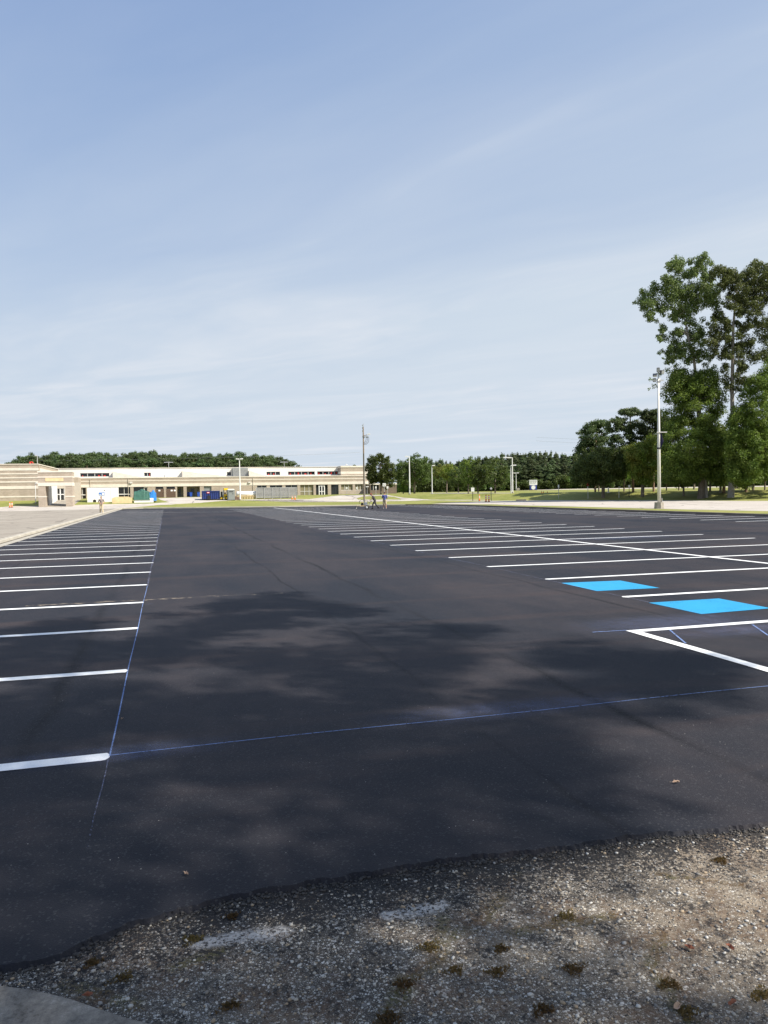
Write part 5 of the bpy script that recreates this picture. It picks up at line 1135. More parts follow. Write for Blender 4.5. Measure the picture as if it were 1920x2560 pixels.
def limbs(trunk, clumps, r_tip=.02, origin=(0, 0, 0), maxn=170, seed=3):
    """trunk: [(Vector, radius)]; grows branches from the trunk to every clump"""
    rr = random.Random(seed); m = MB(); O_ = Vector(origin)
    m.tube([p-O_ for p, r in trunk], [r for p, r in trunk], 12)
    nodes = [(p.copy(), r) for p, r in trunk]
    dn = []
    for (p, r), (q, s) in zip(trunk, trunk[1:]): dn += [(p.lerp(q, k/4), r+(s-r)*k/4) for k in range(4)]
    nodes = dn+[(trunk[-1][0], trunk[-1][1])]; lo = trunk[0][0].z+(trunk[-1][0].z-trunk[0][0].z)*.25; nodes = [x for x in nodes if x[0].z >= lo-.01] or nodes
    cl = sorted(clumps, key=lambda c: min((c[0]-n[0]).length for n in nodes)); cl = cl if len(cl) <= maxn else rr.sample(cl, maxn)
    cl.sort(key=lambda c: min((c[0]-n[0]).length for n in nodes[:40]))
    for c, r in cl:
        best = min(nodes, key=lambda n: (c-n[0]).length+max(0, n[0].z-c.z+.2)*1.6)
        a, ra = best; L = (c-a).length
        if L < .15: continue
        r0 = min(ra*.62, .02+.028*L+r_tip); r1 = max(r_tip*.6, r0*.45)
        mid = a.lerp(c, .5)+Vector((rr.uniform(-1, 1), rr.uniform(-1, 1), rr.uniform(-.4, .9)))*L*.10
        m.tube([a-O_, a.lerp(mid, .5)-O_+Vector((0, 0, -.02*L)), mid-O_, mid.lerp(c, .5)-O_, c-O_], [r0, r0*.85+r1*.15, (r0+r1)/2, r0*.25+r1*.75, r1], 6, False)
        nodes += [(mid, (r0+r1)/2), (c, r1)]
    return m
def tree_px(label, base, trunk_px, ell=(), extra=(), rc=16, leaf='leaf_dk', bark='bark', size=.2, densm=75, name='tree', spread=None, group=None, seed=1, flat_=.85, zshift=0., maxn=150, dep=1.0, shell=.42):
    """base in photo pixels; ell = (cx, cy, rx, ry, n) crown lobes; extra = (x, y, r[, depth offset]) single clumps"""
    rr = random.Random(seed); p0 = G(*base); D = depth(p0); s_ = D/FPX
    tr = [(p0+Vector((0, 0, -.15)), trunk_px[0][2]*s_/2*1.35)]
    for i, (x, y, w) in enumerate(trunk_px): q = atdepth(x, y, D); tr.append((q, w*s_/2))
    cl = []
    for (cx, cy, rx, ry, n) in ell:
        for _ in range(n):
            v = Vector((rr.gauss(0, 1), rr.gauss(0, 1), rr.gauss(0, 1))).normalized()*(rr.uniform(.25, 1)**.5)
            r = rc*rr.uniform(.65, 1.25); px = cx+v.x*max(rx-r*.7, 3); py = cy+v.z*max(ry-r*.7, 3)
            cl.append((atdepth(px, py, D+v.y*rx*s_*dep), r*s_))
    for e in extra: dz = e[3] if len(e) > 3 else rr.uniform(-1, 1)*(spread or 2.0); cl.append((atdepth(e[0], e[1], D+dz), e[2]*s_))
    t = thing(name, label, 'tree', p0, group); o = tuple(p0)
    mk('trunk', limbs(tr, cl, origin=o, seed=seed, maxn=maxn, r_tip=.03), bark, t, local=True, smooth=True)
    leafmesh('crown', cl, size, densm, leaf, t, flat_, o, seed, shell=shell); return t

# the tall open-crowned pair at the right
def z8(l): return [(1520+x/4.1475, 600+y/4.1475, r/4.1475*1.22) for x, y, r in l]
def thick(l, n, seed):
    rr = random.Random(seed); out = list(l)
    for _ in range(n):
        x, y, r = rr.choice(l)
        if r < 8: continue
        a = rr.uniform(0, 6.28); d = r*rr.uniform(.3, 1.15); out.append((x+math.cos(a)*d, y+math.sin(a)*d, rr.uniform(5.5, 9.5)))
    return out
A_ = z8([(630, 270, 38), (690, 225, 42), (750, 215, 38), (745, 285, 38), (700, 260, 30), (845, 210, 30), (845, 240, 26), (890, 195, 22), (897, 235, 20), (960, 190, 40), (1000, 165, 38), (1010, 225, 50), (1060, 235, 32), (950, 250, 36), (995, 305, 34), (998, 365, 30), (910, 310, 30), (905, 365, 26), (850, 330, 42), (790, 350, 50), (715, 340, 40),
         (660, 380, 20), (600, 400, 48), (620, 455, 60), (705, 410, 42), (700, 480, 58), (500, 480, 38), (470, 530, 44), (420, 560, 26), (560, 520, 60), (640, 540, 62), (370, 560, 44), (330, 630, 42), (400, 625, 60), (480, 620, 62), (370, 700, 45), (440, 725, 52), (430, 785, 34), (500, 840, 24), (460, 815, 22), (560, 690, 64), (640, 640, 80), (740, 600, 80), (720, 520, 60),
         (830, 560, 85), (860, 470, 48), (860, 640, 84), (940, 560, 84), (1030, 560, 84), (1040, 460, 56), (1110, 520, 56), (960, 460, 56), (1100, 620, 70), (1010, 650, 60), (900, 700, 66), (780, 710, 66), (720, 740, 50), (1120, 690, 48), (830, 790, 54), (860, 850, 50), (740, 940, 38), (650, 790, 40), (690, 810, 36), (560, 930, 32), (545, 1000, 30), (600, 1015, 40), (660, 975, 34),
         (700, 1060, 58), (780, 1095, 48), (670, 1120, 44), (600, 1165, 26), (560, 1150, 24), (530, 1175, 20), (572, 1225, 14), (650, 1200, 48), (720, 1170, 48), (880, 1150, 58), (880, 1040, 54), (950, 980, 42), (930, 920, 44), (980, 1060, 40), (850, 950, 40), (640, 1240, 42), (940, 1210, 50), (900, 1230, 56), (980, 1150, 46), (1030, 1200, 46), (760, 1180, 46), (820, 1230, 56), (760, 960, 34), (900, 980, 40)])
pA = G(1764, 1243)
tree_px('tallest open-crowned poplar, left of the tall pair, its trunk hidden by a maple', (1765, 1243.5), [(1765, 1243, 11), (1757, 1120, 9), (1744, 980, 8), (1735, 900, 6.5), (1722, 850, 5.5), (1712, 800, 3.6)], extra=thick(A_, 330, 3) + [(1752, 840, 10), (1757, 800, 9)], leaf='leaf_pop', bark='barkp', size=.23, densm=430, group=None, seed=21, spread=2.4, flat_=.95, maxn=200, name='poplar_tree')
B_ = z8([(1075, 365, 34), (1110, 310, 42), (1165, 295, 40), (1140, 360, 34), (1215, 345, 56), (1270, 335, 34), (1230, 430, 60), (1190, 480, 40), (1300, 480, 54), (1325, 400, 48), (1400, 400, 60), (1450, 335, 56), (1500, 290, 56), (1530, 240, 36), (1570, 270, 34), (1550, 340, 66), (1640, 285, 40), (1650, 340, 50), (1480, 430, 76), (1560, 450, 76), (1640, 430, 76),
         (1400, 520, 66), (1480, 560, 76), (1590, 560, 76), (1345, 600, 56), (1275, 590, 56), (1245, 670, 44), (1420, 650, 60), (1510, 640, 64), (1600, 640, 50), (1470, 740, 56), (1400, 730, 48), (1560, 730, 40), (1150, 760, 46), (1110, 790, 36), (1180, 830, 36), (1090, 880, 54), (1150, 920, 54), (1080, 980, 54), (1150, 1000, 44), (1060, 1060, 46), (1130, 1090, 44),
         (1240, 1000, 36), (1235, 940, 30), (1500, 850, 56), (1430, 890, 44), (1580, 880, 46), (1650, 830, 40), (1560, 950, 48), (1650, 930, 50), (1400, 990, 46), (1480, 1040, 50), (1600, 1020, 50), (1370, 1100, 44), (1460, 1130, 50), (1200, 1150, 34), (1240, 1190, 36), (1220, 1320, 34), (1240, 1350, 22), (1400, 1200, 46), (1400, 1330, 50), (1350, 1420, 40), (1500, 1230, 56), (1600, 1180, 70),
         (1720, 380, 60), (1760, 480, 80), (1720, 600, 80), (1800, 620, 80), (1750, 760, 70), (1740, 900, 70), (1720, 1080, 80), (1680, 1200, 80), (1250, 1500, 44), (1330, 1520, 50), (1440, 1480, 50), (1310, 700, 40), (1370, 760, 34), (1330, 870, 38), (1350, 1250, 45), (1340, 1150, 45), (1250, 1090, 38), (1350, 1000, 40), (1390, 920, 40), (1250, 860, 32), (1370, 660, 50), (1100, 1160, 40), (1180, 1220, 30), (1400, 1090, 46), (1230, 1440, 34), (1380, 1300, 40)])
tree_px('tall poplar with a leaning pale trunk, right of the tall pair', (1827, 1243), [(1827, 1243, 17), (1829, 1210, 15), (1834, 1175, 12), (1832, 1077, 10), (1830, 973, 9), (1832, 900, 8), (1833, 820, 6.5), (1838, 760, 4.5), (1846, 700, 3)], extra=thick(B_, 360, 4), leaf='leaf_pop', bark='barkp', size=.23, densm=430, seed=22, spread=2.6, flat_=.95, maxn=210, name='poplar_tree')
tree_px('broad dense maple in front of the tall poplars, thick grey trunk', (1752, 1246), [(1752, 1246, 17), (1754, 1205, 14), (1757, 1170, 12), (1750, 1090, 8), (1742, 1000, 5)], ell=[(1722, 1120, 92, 92, 190), (1752, 1010, 72, 90, 120), (1715, 985, 62, 62, 60), (1700, 1190, 68, 34, 60), (1778, 1130, 52, 84, 80), (1680, 1060, 40, 50, 40), (1800, 1190, 34, 30, 30), (1765, 960, 44, 60, 50), (1700, 950, 40, 36, 30)], extra=[(1650, 935, 9), (1668, 925, 10), (1625, 948, 6), (1637, 965, 8), (1690, 912, 12), (1720, 905, 12), (1622, 972, 5), (1655, 985, 10)], leaf='leaf_md', size=.22, densm=250, seed=23, rc=15, maxn=220, shell=.5)
tree_px('young tree with a thin trunk, between the light mast and the broad maple', (1709, 1240.5), [(1709, 1240, 5), (1709, 1220, 4.5), (1710, 1195, 3)], ell=[(1706, 1196, 34, 26, 46)], leaf='leaf_md', size=.20, densm=280, seed=24, rc=10)
tree_px('big bright maple filling the right edge of the view', (1950, 1243), [(1950, 1243, 16), (1948, 1200, 13), (1935, 1120, 10), (1915, 1000, 6)], ell=[(1890, 1130, 68, 84, 170), (1905, 1010, 66, 92, 150), (1862, 1190, 50, 36, 60), (1848, 1090, 44, 100, 110), (1838, 1180, 30, 36, 30), (1945, 940, 60, 74, 70), (1960, 1120, 80, 90, 60)], leaf='leaf_md', size=.22, densm=260, seed=25, rc=14, maxn=220, shell=.5)
tree_px('round dark low-branched tree standing alone behind the stop sign', (1508, 1244.5), [(1508, 1244, 9), (1508, 1220, 8.5), (1507, 1195, 7), (1505, 1150, 4)], ell=[(1505, 1165, 82, 58, 210), (1545, 1140, 45, 36, 50), (1465, 1185, 50, 32, 50)], leaf='leaf_dk', size=.22, densm=250, seed=26, rc=12, maxn=190, shell=.5)
tree_px('yellowish bushy tree just left of the light mast', (1606, 1241.8), [(1606, 1241, 9), (1607, 1215, 8), (1608, 1170, 4)], ell=[(1614, 1160, 50, 64, 130), (1588, 1140, 38, 44, 60), (1630, 1110, 30, 30, 30)], leaf='leaf_lt', size=.22, densm=230, seed=27, rc=12, shell=.5)
PG = None
tree_px('rounded pine at the left of the pine clump behind the round tree', (1488, 1230), [(1488, 1230, 5), (1488, 1170, 4.5), (1490, 1090, 3)], ell=[(1488, 1088, 50, 42, 90), (1462, 1120, 30, 26, 30), (1500, 1060, 30, 16, 24), (1500, 1135, 50, 26, 50)], leaf='needle', bark='barkt', size=.26, densm=210, seed=31, rc=11, flat_=.6, name='pine_tree', shell=.6)
tree_px('tall pine with a flat layered top in the middle of the pine clump', (1583, 1229.5), [(1583, 1229, 6), (1580, 1140, 5), (1575, 1040, 3)], ell=[(1572, 1030, 32, 17, 36), (1545, 1062, 42, 26, 50), (1590, 1072, 42, 28, 50), (1560, 1105, 54, 28, 60), (1575, 1140, 50, 26, 50)], leaf='needle', bark='barkt', size=.26, densm=210, seed=32, rc=10, flat_=.55, name='pine_tree', shell=.6)
tree_px('pine behind the light mast with a tuft of sky showing through', (1634, 1229), [(1634, 1229, 5.5), (1633, 1140, 4.5), (1630, 1040, 3)], ell=[(1630, 1040, 34, 26, 50), (1660, 1060, 38, 32, 50), (1635, 1095, 50, 36, 70), (1600, 1130, 44, 30, 50), (1650, 1140, 40, 36, 50)], leaf='needle', bark='barkt', size=.26, densm=210, seed=33, rc=11, flat_=.6, name='pine_tree', shell=.6)
# maples and smaller trees in the middle distance
tree_px('dark maple directly right of the utility pole, over the brown wing', (952.5, 1236.5), [(952.5, 1236, 4.5), (952, 1200, 4), (950, 1165, 3)], ell=[(950, 1172, 42, 44, 200), (968, 1192, 28, 34, 80), (930, 1188, 17, 30, 40)], leaf='leaf_dk', size=.30, densm=150, seed=41, rc=7, shell=.5)
tree_px('widest of the big dark maples behind the thick lamp post', (1036, 1234), [(1036, 1234, 5), (1036, 1200, 4.5), (1038, 1165, 3)], ell=[(1045, 1172, 38, 42, 130), (1005, 1180, 28, 36, 70), (1062, 1195, 20, 26, 30)], leaf='leaf_dk', size=.30, densm=150, seed=42, rc=7, shell=.5)
tree_px('shrubby low tree against the end of the brown wing', (1008, 1234.5), [(1008, 1234, 2.5), (1008, 1222, 2)], ell=[(1006, 1219, 16, 15, 30)], leaf='leaf_md', size=.28, densm=150, seed=43, rc=5.5)
LW = [(1069, 1229.5, 1068, 1190, 18, 30, 'leaf_dk', 'small dark tree just left of the slim white lamp post'), (1098, 1229.5, 1100, 1186, 34, 30, 'leaf_lt', 'yellow-green spreading tree right of the slim white lamp post'), (1117, 1232, 1122, 1180, 24, 24, 'leaf_lt', 'yellow-green tree with a leaning crown, second in the row of lawn trees'),
      (1146, 1232, 1144, 1194, 26, 34, 'leaf_dk', 'dark round-crowned tree with a twin trunk in the row of lawn trees'), (1171, 1233.5, 1170, 1178, 26, 44, 'leaf_md', 'mid-green tall tree in the row of lawn trees, left of the blank square sign'), (1195, 1233.5, 1196, 1186, 26, 40, 'leaf_dk', 'dark tree in the row of lawn trees, right of the blank square sign'),
      (1219, 1227.5, 1218, 1186, 20, 32, 'leaf_md', 'slender tree set further back between the two dark lawn trees'), (1238, 1233, 1240, 1180, 36, 44, 'leaf_dk', 'large dark spreading tree at the right end of the row of lawn trees')]
for i, (bx, by, cx, cy, rx, ry, lf, lab) in enumerate(LW):
    tree_px(lab, (bx, by), [(bx, by, 3.6), (bx, by-20, 3.2), ((bx+cx)/2, cy, 2)], ell=[(cx, cy, rx, ry, 80), (cx+rx*.4, cy+ry*.3, rx*.6, ry*.6, 25)], leaf=lf, size=.30, densm=130, seed=50+i, rc=6.5, shell=.5)
# woodland edge trees further right whose trunks show under the canopy
for i, (bx, by, w, cy, rx, ry, lab) in enumerate([(1666, 1226.5, 3.2, 1150, 34, 50, 'woodland tree whose dark trunk shows just right of the light mast'), (1697, 1226, 4, 1140, 36, 56, 'woodland tree whose stout trunk shows behind the young tree'), (1775, 1229, 5, 1130, 40, 60, 'woodland tree whose trunk shows between the broad maple and the pale trunks'),
        (1801, 1232, 6, 1120, 34, 60, 'straight pale trunk, left of two side by side behind the leaning poplar'), (1809.5, 1232, 8, 1110, 40, 70, 'straight reddish trunk, right of two side by side behind the leaning poplar'), (1865, 1230, 6.5, 1110, 40, 70, 'woodland tree with a tan trunk under the big bright maple'),
        (1883, 1225, 6, 1120, 36, 60, 'woodland tree with a dark trunk right of the tan one'), (1912, 1225, 4, 1120, 36, 60, 'woodland tree with a thin dark trunk at the right edge'), (1840, 1222, 5, 1120, 40, 60, 'woodland tree behind the leaning poplar'), (1735, 1224, 5, 1120, 40, 60, 'woodland tree hidden mostly behind the broad maple'), (1560, 1229, 4, 1150, 40, 40, 'woodland tree whose trunk shows right of the round dark tree'), (1497, 1229, 4, 1165, 30, 30, 'woodland tree whose twin trunk shows left of the round dark tree'), (1960, 1226, 6, 1100, 60, 80, 'woodland tree beyond the right edge')]):
    tree_px(lab, (bx, by), [(bx, by, w), (bx+1, 1190, w*.85), (bx+2, cy, w*.45)], ell=[(bx+2, cy, rx, ry, 60), (bx, 1185, rx*.9, 20, 18)], leaf='leaf_md' if i % 3 else 'leaf_dk', bark='barkt' if i in (4, 5) else 'barkp' if i == 3 else 'bark', size=.34, densm=90, seed=70+i, rc=11, shell=.5)

# woods: a few prototype trees copied
def proto(kind, seed, lab, cat, group):
    rr = random.Random(seed); t = thing('pine_tree' if kind == 'pine' else 'conifer_tree', lab, cat, (0, 0, 0), group); cl = []
    if kind == 'pine':
        for _ in range(34):
            v = Vector((rr.gauss(0, 1), rr.gauss(0, 1), rr.gauss(0, 1))).normalized()*rr.uniform(.5, 1); cl.append((Vector((v.x*3.1, v.y*3.1, 12.0+v.z*2.9)), rr.uniform(.7, 1.25)))
        for _ in range(16):
            a = rr.uniform(0, 6.28); r = rr.uniform(.5, 2.6); cl.append((Vector((math.cos(a)*r, math.sin(a)*r, rr.uniform(3.5, 10))), rr.uniform(.8, 1.3)))
        tr = [(Vector((0, 0, -.5)), .28), (Vector((0, 0, 6)), .2), (Vector((.2, .1, 13)), .08)]
        mk('trunk', limbs(tr, cl, maxn=24, seed=seed), 'barkt', t, local=True); leafmesh('crown', cl, .42, 105, 'needle', t, .7, seed=seed, shell=.6)
    else:
        for k in range(60):
            f = rr.random()**.8; z = 1.5+f*14; r = (1-f)**.6*2.7+.25; a = rr.uniform(0, 6.28); q = rr.uniform(.4, 1); cl.append((Vector((math.cos(a)*r*q, math.sin(a)*r*q, z)), .6+.75*(1-f)))
        cl += [(Vector((0, 0, 15.4)), .42), (Vector((0, 0, 16.1)), .28), (Vector((0, 0, 14.6)), .6)]
        tr = [(Vector((0, 0, -.5)), .25), (Vector((0, 0, 8)), .15), (Vector((0, 0, 16)), .04)]
        mk('trunk', limbs(tr, cl, maxn=16, seed=seed), 'bark', t, local=True); leafmesh('crown', cl, .42, 120, 'conifer', t, .7, seed=seed, shell=.6)
    return t
LG = 'pine tree in the wood rising behind the school roof'
prot = [proto('pine', 100+i, LG, 'tree', 'pines in the wood behind the school') for i in range(5)]
top = [(-120, 1190), (-40, 1175), (15, 1157), (45, 1141), (66, 1132), (110, 1137), (140, 1129), (205, 1130), (230, 1127), (275, 1133), (310, 1129), (380, 1125), (400, 1131), (470, 1130), (555, 1129), (640, 1133), (680, 1139), (710, 1142), (740, 1148), (752, 1160), (900, 1166)]
def interp(x, tab):
    for (a, b), (c, d) in zip(tab, tab[1:]):
        if x <= c: return b+(d-b)*max(0, (x-a))/(c-a)
    return tab[-1][1]
used = set()
def plant(pr_list, px, ytop, Dy, base_h, w):
    pr_ = random.choice(pr_list); q = onY(px, 1200, Dy)
    D = depth(q); zt_ = atdepth(px, ytop, D).z; zg = T(q.x, q.y); hh = zt_-zg
    if pr_.name in used: o = dup(pr_)
    else: o = pr_; used.add(pr_.name)
    s_ = hh/base_h; o.location = (q.x, q.y, zg); o.scale = (w*random.uniform(.85, 1.2), w*random.uniform(.85, 1.2), s_); o.rotation_euler = (0, 0, random.uniform(0, 6.28)); return o
for row, (Dy, st_, drop) in enumerate(((232, 30, 16), (240, 24, 6), (249, 22, 0), (262, 26, 2))):
    x = 18+row*7 if row < 3 else 40
    while x < 742-row*4:
        yt = interp(x, top)+drop+random.uniform(-2.5, 5)
        plant(prot, x, yt, Dy, 15.2, .92); x += st_*random.uniform(.75, 1.2)
for x, yt in ((884, 1162), (895, 1165), (908, 1166)): plant(prot, x, yt, 250, 15.2, .5)
CG = 'slender conifer in the wood beyond the far road'
prot2 = [proto('conifer', 120+i, CG, 'tree', 'conifers in the wood beyond the far road') for i in range(5)]
top2 = [(985, 1150), (1090, 1146), (1130, 1152), (1160, 1145), (1200, 1140), (1240, 1134), (1290, 1130), (1325, 1128), (1350, 1128), (1372, 1124), (1400, 1130), (1418, 1134), (1440, 1128), (1500, 1130), (1600, 1130), (2000, 1120)]
def atD(px, D): q = atdepth(px, 1200, D); return q
def plant2(px, yt, D, w):
    q = atD(px, D); zt_ = atdepth(px, yt, D).z; zg = T(q.x, q.y); pr_ = random.choice(prot2)
    if pr_.name in used: o = dup(pr_)
    else: o = pr_; used.add(pr_.name)
    o.location = (q.x, q.y, zg); o.scale = (w, w, (zt_-zg)/16.4); o.rotation_euler = (0, 0, random.uniform(0, 6.28))
for row, (D, st_, drop) in enumerate(((235, 18, 30), (241, 18, 18), (248, 14, 8), (258, 13, 0), (270, 14, 1), (284, 16, 3))):
    x = 1000+row*5
    while x < 2010:
        plant2(x, interp(x, top2)+drop+random.uniform(-3, 7), D + max(0, 1150-x)*.25, random.uniform(.8, 1.05)*.95); x += st_*random.uniform(.7, 1.3)
# undergrowth along the wood's edge
def bush_proto(seed):
    rr = random.Random(seed); t = thing('wood_edge_shrub', 'dark shrub at the foot of the wood beyond the far road', 'shrub', (0, 0, 0), 'shrubs along the wood edge'); cl = []
    for _ in range(26): a = rr.uniform(0, 6.28); r = rr.random()**.5*2.2; cl.append((Vector((math.cos(a)*r, math.sin(a)*r, rr.uniform(.3, 3.4)*(1-.25*r/2.2))), rr.uniform(.6, 1.0)))
    mk('stems', limbs([(Vector((0, 0, -.3)), .08), (Vector((0, 0, 1)), .06), (Vector((.1, 0, 2.4)), .03)], cl, maxn=14, seed=seed), 'bark', t, local=True); leafmesh('crown', cl, .42, 100, 'leaf_dk', t, .85, seed=seed, shell=.6); return t
prot3 = [bush_proto(140+i) for i in range(3)]
for D, st_ in ((231, 17), (262, 19)):
    x = 1010
    while x < 2010:
        q = atdepth(x, 1200, D); zg = T(q.x, q.y); pr_ = random.choice(prot3)
        if pr_.name in used: o = dup(pr_)
        else: o = pr_; used.add(pr_.name)
        w = random.uniform(.8, 1.2); o.location = (q.x, q.y, zg); o.scale = (w, w, w*random.uniform(.8, 1.3)); o.rotation_euler = (0, 0, random.uniform(0, 6.28)); x += st_*random.uniform(.7, 1.2)
us = sheet('woodland_floor', [tuple(atdepth(x, 1200, D)[:2]) for x, D in ((960, 262), (1450, 228), (2100, 228), (2100, 330), (960, 330))], 'grass', .02)
us.data.materials.clear(); us.data.materials.append(pbsdf('leaf_litter', (.06, .045, .025), .95, var=.3, vscale=1.5))

# the big tree beside and behind the photographer, which shades the near tarmac
def shaded(x, y):
    n = math.sin(x*1.3+y*.7)*.35+math.sin(x*2.9-y*1.7+1)*.25
    lim = interp(x, [(-9, 11.2), (-2.3, 12.1), (-.6, 12.0), (0.4, 13.0), (1.9, 13.9), (2.8, 11.8), (3.8, 9.2), (4.6, 8.3), (5.5, 7.6), (6.4, 6.6), (7.5, 5.5), (9, 4.0)])
    if y > lim+n*.5: return False
    if mnoise.noise(Vector((x*.7, y*.8, 2.0)))+.5*mnoise.noise(Vector((x*1.9, y*1.9, 5.0))) > (.27 if y > 6.5 else .5) and y > 2.0: return False
    if x > .9 and y < 1.0+ (x-.9)*1.3 and y > .2+(x-.9)*.9 and x > 1.5: return False     # sun patch on the shoulder at the right
    for cx, cy, rx, ry, p in ((1.4, 9.6, 1.6, .5, .95), (-.1, 8.0, .6, .5, .5), (3.1, 6.7, .55, .45, .7), (3.0, 4.6, .8, .45, .75), (.1, 5.0, .4, .3, .5), (.45, 4.2, .4, .25, .5), (2.6, 2.85, 1.15, .72, 1.0), (1.5, 2.5, .5, .35, .8), (3.6, 3.6, 1.3, .55, 1.0), (2.2, 2.4, .45, .3, .5), (3.9, 5.0, .7, .35, .6), (-1.2, 3.9, .5, .3, .5)):
        if ((x-cx)/rx)**2+((y-cy)/ry)**2 < 1 and random.random() < p: return False
    return True
sh = v3(sd.x/sd.z, sd.y/sd.z, 0); cl = []; tries = 0
while len(cl) < 1350 and tries < 16000:
    tries += 1; x, y = random.uniform(-8.5, 8.8), random.uniform(-2.0, 14.2)
    if not shaded(x, y): continue
    h = random.uniform(9.5, 17.5); p = v3(x, y, 0)+sh*h+v3(0, 0, h)
    if p.y > 0 and math.atan2(p.z-H, max(.1, p.y)) < R(42): continue
    cl.append((p, random.uniform(.28, .58)))
cx_ = sum(c[0].x for c in cl)/len(cl); cy_ = sum(c[0].y for c in cl)/len(cl)
t = thing('shade_tree', 'large spreading tree behind the photographer shading the near tarmac', 'tree', (cx_+.5, cy_-1.5, .01))
o = (cx_+.5, cy_-1.5, .01); tr = [(v3(*o), .42), (v3(o[0], o[1], 3), .33), (v3(o[0]-.2, o[1]+.2, 7), .27), (v3(o[0]-.4, o[1]+.5, 11), .16), (v3(o[0]-.5, o[1]+.7, 14), .07)]
mk('trunk', limbs(tr, cl, origin=o, maxn=150, seed=5, r_tip=.01), 'bark', t, local=True, smooth=True); leafmesh('crown', cl, .15, 430, 'leaf_md', t, .8, o, 5)

# ------------------------------------------------------------------ foreground debris
def pebbles(name, region, n, smin, smax, mat, kind_label, seed, zb):
    rr = random.Random(seed); ico = bmesh.new(); bmesh.ops.create_icosphere(ico, subdivisions=1, radius=1); bv = [v.co.copy() for v in ico.verts]; bf = [[v.index for v in f.verts] for f in ico.faces]; ico.free()
    vs, fs = [], []; k = 0; it = 0
    while k < n and it < n*30:
        it += 1; x, y, ok = region(rr)
        if not ok: continue
        s = smin+(smax-smin)*rr.random()**2.6; M3 = Matrix.Rotation(rr.uniform(0, 6.28), 3, 'Z') @ Matrix.Diagonal((s*rr.uniform(.8, 1.3), s*rr.uniform(.6, 1.), s*rr.uniform(.35, .6)))
        o_ = len(vs); vs += [tuple(M3 @ (v*rr.uniform(.85, 1.12)) + Vector((x, y, zb+s*.15))) for v in bv]; fs += [tuple(i+o_ for i in f) for f in bf]; k += 1
    me = bpy.data.meshes.new(name); me.from_pydata(vs, [], fs); me.polygons.foreach_set('use_smooth', [True]*len(fs)); me.materials.append(mat)
    o = bpy.data.objects.new(name, me); col.objects.link(o); o['kind'] = 'stuff'; tag(o, kind_label); return o
def edge_y(x):
    for a, b in zip(edge, edge[1:]):
        if a[0] <= x <= b[0]: return a[1]+(b[1]-a[1])*(x-a[0])/max(1e-6, b[0]-a[0])
    return edge[0][1] if x < edge[0][0] else edge[-1][1]
def m_stones(name, cols):
    m, k, b, o, pos = mat_graph(name); f = k.n('ShaderNodeNewGeometry').outputs['Random Per Island']; n = len(cols)
    c = k.ramp(f, [(i/n, cc_) for i, cc_ in enumerate(cols)], 'CONSTANT'); c = k.mix(k.math('MULTIPLY', k.noise(pos, 220, 3), .5), c, (.12, .11, .10)); k.l(c, b.inputs['Base Color']); b.inputs['Roughness'].default_value = .75; return m
def reg(rr): x = rr.uniform(-1.3, 3.9); y = rr.uniform(1.5, 3.45); return x, y, y < edge_y(x)-.02 and (x > -1.0 + max(0, (2.55-y))*.9)
pebbles('gravel', reg, 5600, .0020, .0115, m_stones('pebble_mix', [(.42, .40, .37), (.30, .29, .27), (.48, .44, .37), (.18, .17, .16), (.38, .29, .19), (.56, .55, .52), (.25, .22, .18)]), 'pale and tan pebbles loose on the weathered paving', 4, .009)
def reg2(rr): x = rr.uniform(-1.5, 4.2); y = edge_y(x)-rr.gauss(0, .05)+.0; return x, y, True
pebbles('tar_crumbs', reg2, 6500, .002, .012, m_stones('tar_crumb_black', [(.012, .012, .014), (.022, .021, .022), (.008, .008, .010), (.03, .03, .031)]), 'black crumbs of tarmac along the fresh edge', 5, .010)
def reg3(rr):
    x = rr.uniform(-1.2, 3.9); y = edge_y(x)-rr.random()**2*.75; return x, y, math.sin(x*3+1)*math.sin(y*5+x)+rr.random() > .55
pebbles('tar_crumbs', reg3, 1500, .002, .008, bpy.data.materials['tar_crumb_black'], 'scattered black crumbs further out on the weathered paving', 6, .010)
def weed(px, py, r, label, seed):
    p = flat(px, py, .009); rr = random.Random(seed); t = thing('weed_tuft', label, 'weed', p, 'small weeds in the old paving'); m = MB()
    for _ in range(int(90+r*1500)):
        a = rr.uniform(0, 6.28); d = rr.random()**.6*r*.8*(.45+.6*math.sin(a*1.5+seed)**2*abs(math.sin(a*2.3+seed))); L = rr.uniform(.004, .013); b = Vector((math.cos(a)*d*1.3, math.sin(a)*d, 0)); e = Vector((rr.uniform(-1, 1), rr.uniform(-1, 1), rr.uniform(.3, 1.4))).normalized()*L; s_ = e.cross(Vector((rr.random(), rr.random(), rr.random()))).normalized()*.0022
        m.add([b-s_, b+s_, b+e*.6+s_*1.4, b+e, b+e*.6-s_*1.4], [(0, 1, 2, 3, 4)])
    mk('blades', m, 'weed', t, local=True); return t
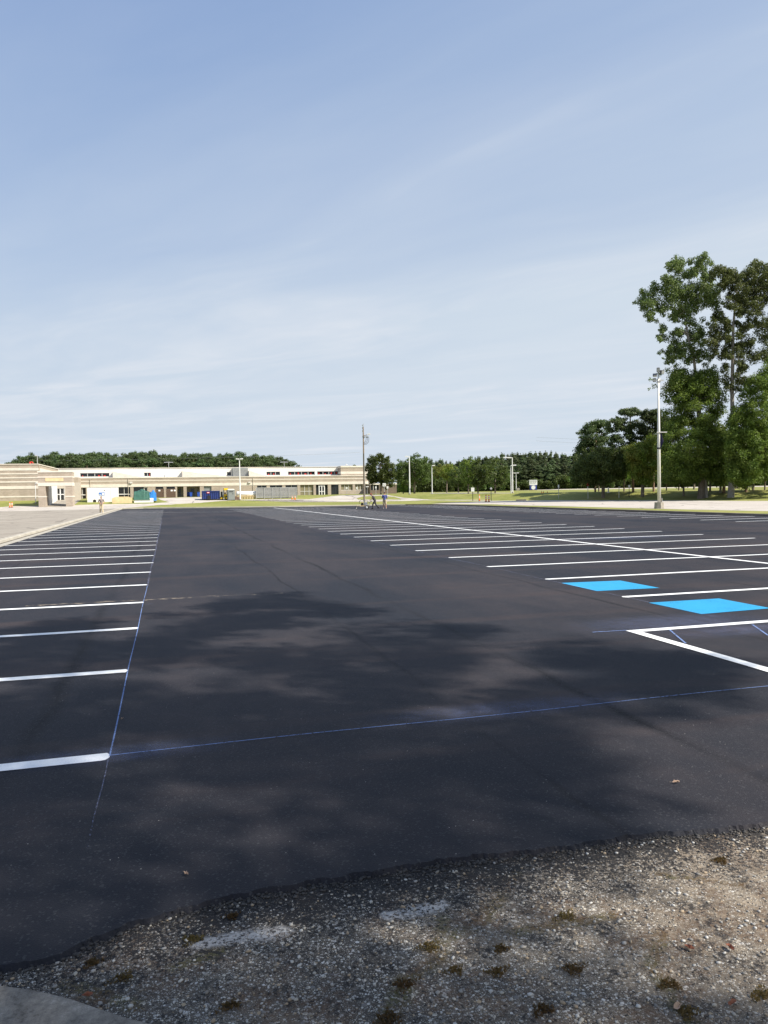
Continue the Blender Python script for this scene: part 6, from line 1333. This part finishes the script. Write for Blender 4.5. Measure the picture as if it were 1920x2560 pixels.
for i, (px, py, r, lab) in enumerate([(231, 2407, .05, 'small green weed at the tarmac edge near the kerb corner'), (305, 2445, .07, 'green weed in the gravel right of the kerb corner'), (579, 2291, .05, 'green weed touching the tarmac edge, left of centre'), (482, 2349, .07, 'olive weed beside a white paint smear, left of centre'), (575, 2515, .06, 'dense dark green weed near the bottom edge, left of centre'), (1072, 2368, .07, 'brownish weed in the middle of the gravel'), (1010, 2461, .07, 'elongated brown-green weed below the middle of the gravel'), (968, 2546, .08, 'rusty weed at the bottom edge, centre'),
        (1138, 2426, .05, 'round rust-coloured weed right of centre'), (1242, 2430, .06, 'rust-coloured weed beside a pale stone'), (1253, 2372, .05, 'upper rust-green weed right of centre'), (1415, 2291, .07, 'flat olive weed nearest the tarmac on the right'), (1434, 2423, .07, 'spiky brown weed between sun and shade'), (1357, 2523, .06, 'upright weed near the bottom edge, right of centre'), (1673, 2461, .06, 'olive weed at the lower right, left of a dead leaf'), (1801, 2152, .06, 'yellow-green weed in the sunlit gravel by the tarmac'), (1720, 2530, .06, 'green weed beside the tan dead leaf at the bottom right'), (1905, 2488, .07, 'weed at the right edge of the gravel')]): weed(px, py, r, lab, 300+i)
def fallen(px, py, s, mat, label, seed, z=.012):
    p = flat(px, py, z); rr = random.Random(seed); t = thing('fallen_leaf', label, 'leaf', p, 'dead leaves on the ground', rr.uniform(0, 6.28)); vs = []; n = 12
    for i in range(n): a = 2*math.pi*i/n; r = s*(.55+.45*abs(math.cos(a)))*rr.uniform(.8, 1.1); vs.append((math.cos(a)*r, math.sin(a)*r*.62, .003+.010*rr.random()+.25*s*abs(math.sin(a))))
    vs.append((0, 0, .004)); mk('blade', MB().add(vs, [(i, (i+1) % n, n) for i in range(n)]), mat, t, local=True); mk('stalk', MB().tube([(s, 0, .004), (s*1.5, .003, .008)], .001, 5), 'wood', t, local=True)
for i, (px, py, s, mt, lab, z) in enumerate([(465, 2187, .020, 'paleleaf', 'tan curled leaf on the dark tarmac, lower left', .032), (219, 2493, .022, 'deadleaf', 'reddish-brown leaf against the kerb corner', .03), (1725, 2374, .022, 'deadleaf', 'red-brown leaf lying in the sunlit gravel, left one', .012), (1826, 2373, .022, 'deadleaf', 'torn orange leaf in the sunlit gravel, right one', .012), (1695, 2520, .026, 'paleleaf', 'broad tan leaf near the bottom right corner', .012), (1830, 2513, .022, 'deadleaf', 'brown leaf at the bottom right, beside the tan one', .012), (1690, 1958, .025, 'paleleaf', 'tan leaf on the tarmac at the right', .032), (306, 1798, .016, 'paleleaf', 'tiny pale leaf on the tarmac right of the nearest white line', .032)]): fallen(px, py, s, mt, lab, 400+i, z)
